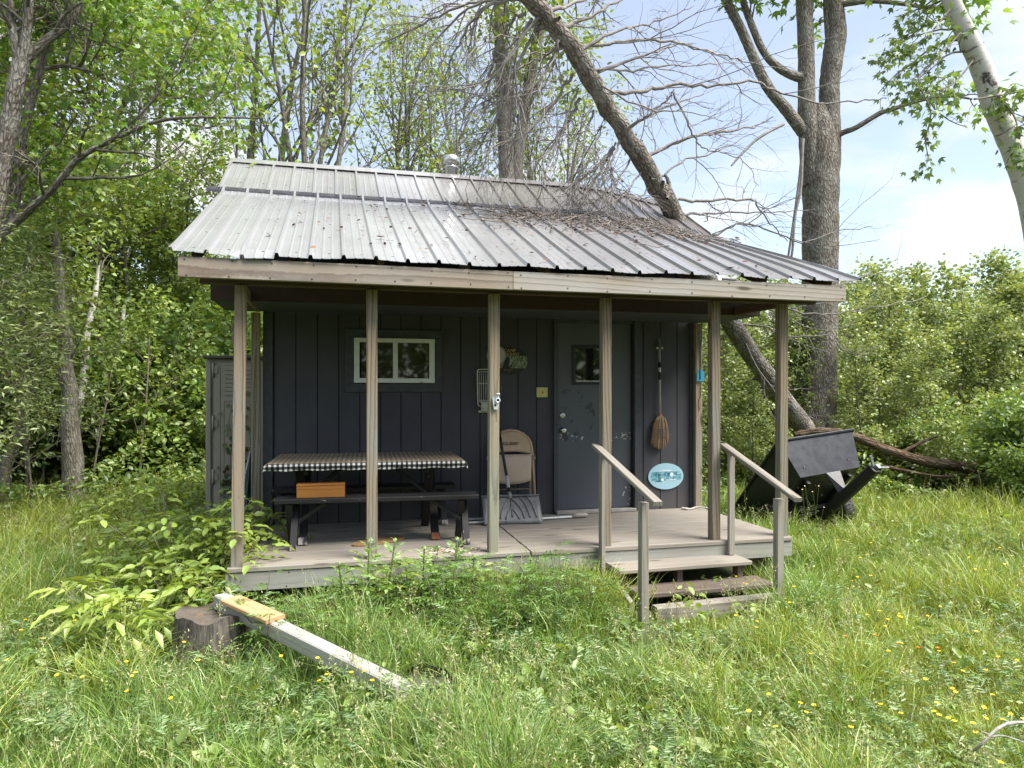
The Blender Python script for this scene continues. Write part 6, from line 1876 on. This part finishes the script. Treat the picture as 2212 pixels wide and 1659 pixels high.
for i, (px, py, h) in enumerate([(178, 1470, .22), (530, 1385, .26), (610, 1300, .3), (655, 1290, .24), (330, 1360, .3), (1310, 1600, .2), (120, 1560, .2), (1560, 1270, .34), (300, 1560, .22), (735, 1390, .22), (880, 1360, .2)]):
    c = atz(px, py, .05)
    if h == .34: c = V((3.02, 5.02, 0))
    compound_bush('broadleaf_weed', (c.x, c.y), ['large pale weed with wide leaves low on the left meadow', 'wide-leaved weed growing against the grey stump', 'leafy weed under the left end of the porch skirt', 'second leafy weed beside the timber below the porch', 'pale broad weed under the lime green sapling', 'wide leaf rosette at the lower middle of the meadow', 'wide leaf rosette at the lower left of the meadow', 'heart-leaved vine growing through the lower porch steps', 'yellow-green weed near the bottom left of the meadow', 'broad weed under the middle of the sloping timber', 'small broad weed right of the sloping timber'][i],
                  'weed', 6, h, .45, .10, 1, .8, [(.17, .24, .05), (.21, .28, .08)], 'oval', 250 + i, 5)

# thistles in front of the deck
KT = []
for k in range(3):
    rng2 = np.random.default_rng(300 + k); keep = rng; rng = rng2
    Bs, Bl = Blk(), Blk()
    p, r = limb(rng, (0, 0, -.03), (0, 0, 1), .63, .0075, .005, 8, .05, .02)
    ntube(Bs, p, r, 6, col=(.12, .17, .06))
    m = 34
    t = np.linspace(.12, 1, m) * (len(p) - 1); i = np.minimum(t.astype(int), len(p) - 2); f = (t - i)[:, None]
    base = p[i] * (1 - f) + p[i + 1] * f
    b = 2.4 * np.arange(m)
    lift = np.linspace(.1, 1.6, m)
    L = np.where(np.arange(m) < 22, .20, .20 - .0125 * (np.arange(m) - 21)) * (.8 + .4 * rng.random(m))
    fronds(Bl, base, np.stack([np.cos(b), np.sin(b), lift], 1), L, 5, .27, palette(rng, m, [(.17, .26, .08), (.21, .29, .10), (.14, .22, .07)], .12), 'lance', .35, 1.3)
    KT.append((Bs.mesh('stem', FOL), Bl.mesh('foliage', FOL)))
    rng = keep
TL = ['thistle furthest left in the row before the deck', 'leaning thistle left of the second post', 'tall thistle right of the second post', 'slender thistle in the middle of the row before the deck', 'short thistle in the middle of the row before the deck', 'tallest thistle in front of the deck chips', 'bushy thistle left of the third post', 'low thistle below the deck seam', 'low thistle near the timber']
for i, (px, py) in enumerate([(759, 1202), (776, 1159), (829, 1162), (916, 1172), (952, 1207), (976, 1160), (1017, 1192), (880, 1215), (700, 1260)]):
    q = at(px, py, 5.28 - .05 * (i % 3))
    root = empty('thistle', (q.x, q.y, float(gh(q.x, q.y))), TL[i], 'thistle', 'thistles in front of the deck', rz=i * 1.3)
    root.rotation_euler = (0, (-.12, .20, .03, .02, -.05, -.02, .06, .1, -.1)[i], 0)
    sc_ = (q.z - root.location.z) / .62
    root.scale = (min(1.15, .55 + .5 * sc_), min(1.15, .55 + .5 * sc_), sc_)
    link('stem', KT[i % 3][0], root); link('foliage', KT[i % 3][1], root)
# rank weeds along the front of the deck
TWL = 'dark feathery weed in the rank growth along the deck front'
for i in range(15):
    x = -.55 + i * .165 + prs.uniform(-.06, .06); y = 5.32 - prs.uniform(0, .55)
    compound_bush('feathery_weed', (x, y), TWL, 'weed', 7, prs.uniform(.42, .62), .22, .20, 6, .24, [(.085, .155, .04), (.12, .195, .055), (.10, .17, .035)], 'lance', 400 + i, 8, 'feathery weeds along the deck front', .3)
for i, (x, y, h) in enumerate([(-1.35, 4.75, .26), (-1.05, 4.6, .22), (-.6, 4.55, .16)]):
    compound_bush('feathery_weed', (x, y), ['feathery weed left of the grey stump', 'feathery weed touching the left side of the grey stump', 'feathery weed in front of the grey stump'][i], 'weed', 7, h, .25, .15, 6, .24, [(.12, .19, .05), (.15, .22, .06)], 'lance', 440 + i, 7, None, .3)
# goldenrod tops
for i, (px, py) in enumerate([(864, 1185), (1068, 1212), (905, 1335)]):
    q = at(px, py, 5.30 if i < 2 else 4.7)
    compound_bush('goldenrod', (q.x, q.y), ['yellow-green goldenrod tuft between the second and third posts', 'pale goldenrod tuft under the deck seam', 'goldenrod shoot with flat leaves right of the timber'][i], 'weed', 2, q.z - .02, .03, .13, 1, .75, [(.20, .23, .06), (.17, .21, .05)], 'lance', 320 + i, 16, curve=.25)

# buttercups
def flower_mesh(name, h, fr, cols, petals=5):
    global rng
    keep = rng; rng = np.random.default_rng(int(h * 1000) + petals)
    Bl = Blk()
    p, r = limb(rng, (0, 0, 0), (.1, .05, 1), h, .0016, .0011, 5, .06)
    ntube(Bl, p, r, 4, col=(.13, .19, .04))
    top = p[-1]
    a = np.linspace(0, 6.283, petals, endpoint=False)
    leaves(Bl, np.repeat(top[None], petals, 0), np.stack([np.cos(a), np.sin(a), np.full(petals, .35)], 1), np.stack([-np.cos(a) * .4, -np.sin(a) * .4, np.ones(petals)], 1), fr, palette(rng, petals, cols, .05), 'round', 0, 1.15)
    leaves(Bl, np.repeat((top + (0, 0, .003))[None], petals, 0), np.stack([np.cos(a + .6), np.sin(a + .6), np.full(petals, .5)], 1), np.stack([-np.cos(a) * .4, -np.sin(a) * .4, np.ones(petals)], 1), fr * .45, (.62, .40, .02), 'round')
    rng = keep
    return Bl.mesh(name, m_foliage(name + '_tissue', .25, .06, objvar=.1))
BCM = [flower_mesh('buttercup', .30, .0125, [(.86, .62, .03), (.80, .54, .02)]), flower_mesh('buttercup', .36, .012, [(.84, .66, .04), (.80, .56, .02)]), flower_mesh('buttercup', .26, .0130, [(.80, .50, .02), (.82, .58, .03)])]
ORM = flower_mesh('hawkweed', .30, .014, [(.55, .10, .015), (.48, .07, .01)], 9)
WHM = flower_mesh('daisy', .44, .011, [(.70, .70, .66)], 8)
fl = []
rf = random.Random(4)
for k in range(92):
    u = rf.random()
    if u < .72: px, py = rf.uniform(1560, 2205), 1150 + 450 * rf.random() ** .8
    elif u < .82: px, py = rf.uniform(2000, 2205), rf.uniform(1400, 1560)
    elif u < .95: px, py = rf.uniform(0, 330), rf.uniform(1290, 1440)
    else: px, py = rf.uniform(150, 800), rf.uniform(1390, 1500)
    fl.append((px, py))
fl += [(695, 1433), (712, 1440), (783, 1452), (790, 1460), (775, 1448), (702, 1449), (1832, 1090), (1848, 1082), (1815, 1145)]
SIDE = ('right', 'left')
for px, py in fl:
    q = atz(px, py, .30)
    if not bool(clear(np.array([q.x]), np.array([q.y]), .05)[0]): continue
    o = link('buttercup', BCM[rf.randrange(3)])
    o.location = (q.x, q.y, float(gh(q.x, q.y)) + rf.uniform(-.03, .02)); o.rotation_euler = (rf.uniform(-.2, .2), rf.uniform(-.2, .2), rf.uniform(0, 6.28))
    tag(o, 'small yellow buttercup in the meadow right of the porch steps' if px > 1200 else 'small yellow buttercup in the meadow around the stump and timber', 'flower', 'buttercups in the meadow')
for px, py in [(1820, 1420), (1905, 1412), (1925, 1428), (1985, 1440), (2010, 1432)]:
    q = atz(px, py - 30, .28); o = link('hawkweed', ORM); o.location = (q.x, q.y, float(gh(q.x, q.y))); o.rotation_euler = (0, 0, rf.uniform(0, 6))
    tag(o, 'small red-orange hawkweed flower among the right-hand buttercups', 'flower', 'orange hawkweeds')
for px, py in [(1752, 1043), (1757, 1042), (1745, 1052), (1770, 1058), (1705, 1060), (1765, 1090)]:
    q = at(px, py, 7.0); o = link('daisy', WHM); o.location = (q.x, q.y, float(gh(q.x, q.y))); o.scale = (1, 1, max(.5, q.z / .44)); o.rotation_euler = (0, 0, rf.uniform(0, 6))
    tag(o, 'tiny white flower on a thin stalk in front of the black cart', 'flower', 'white flowers before the cart')
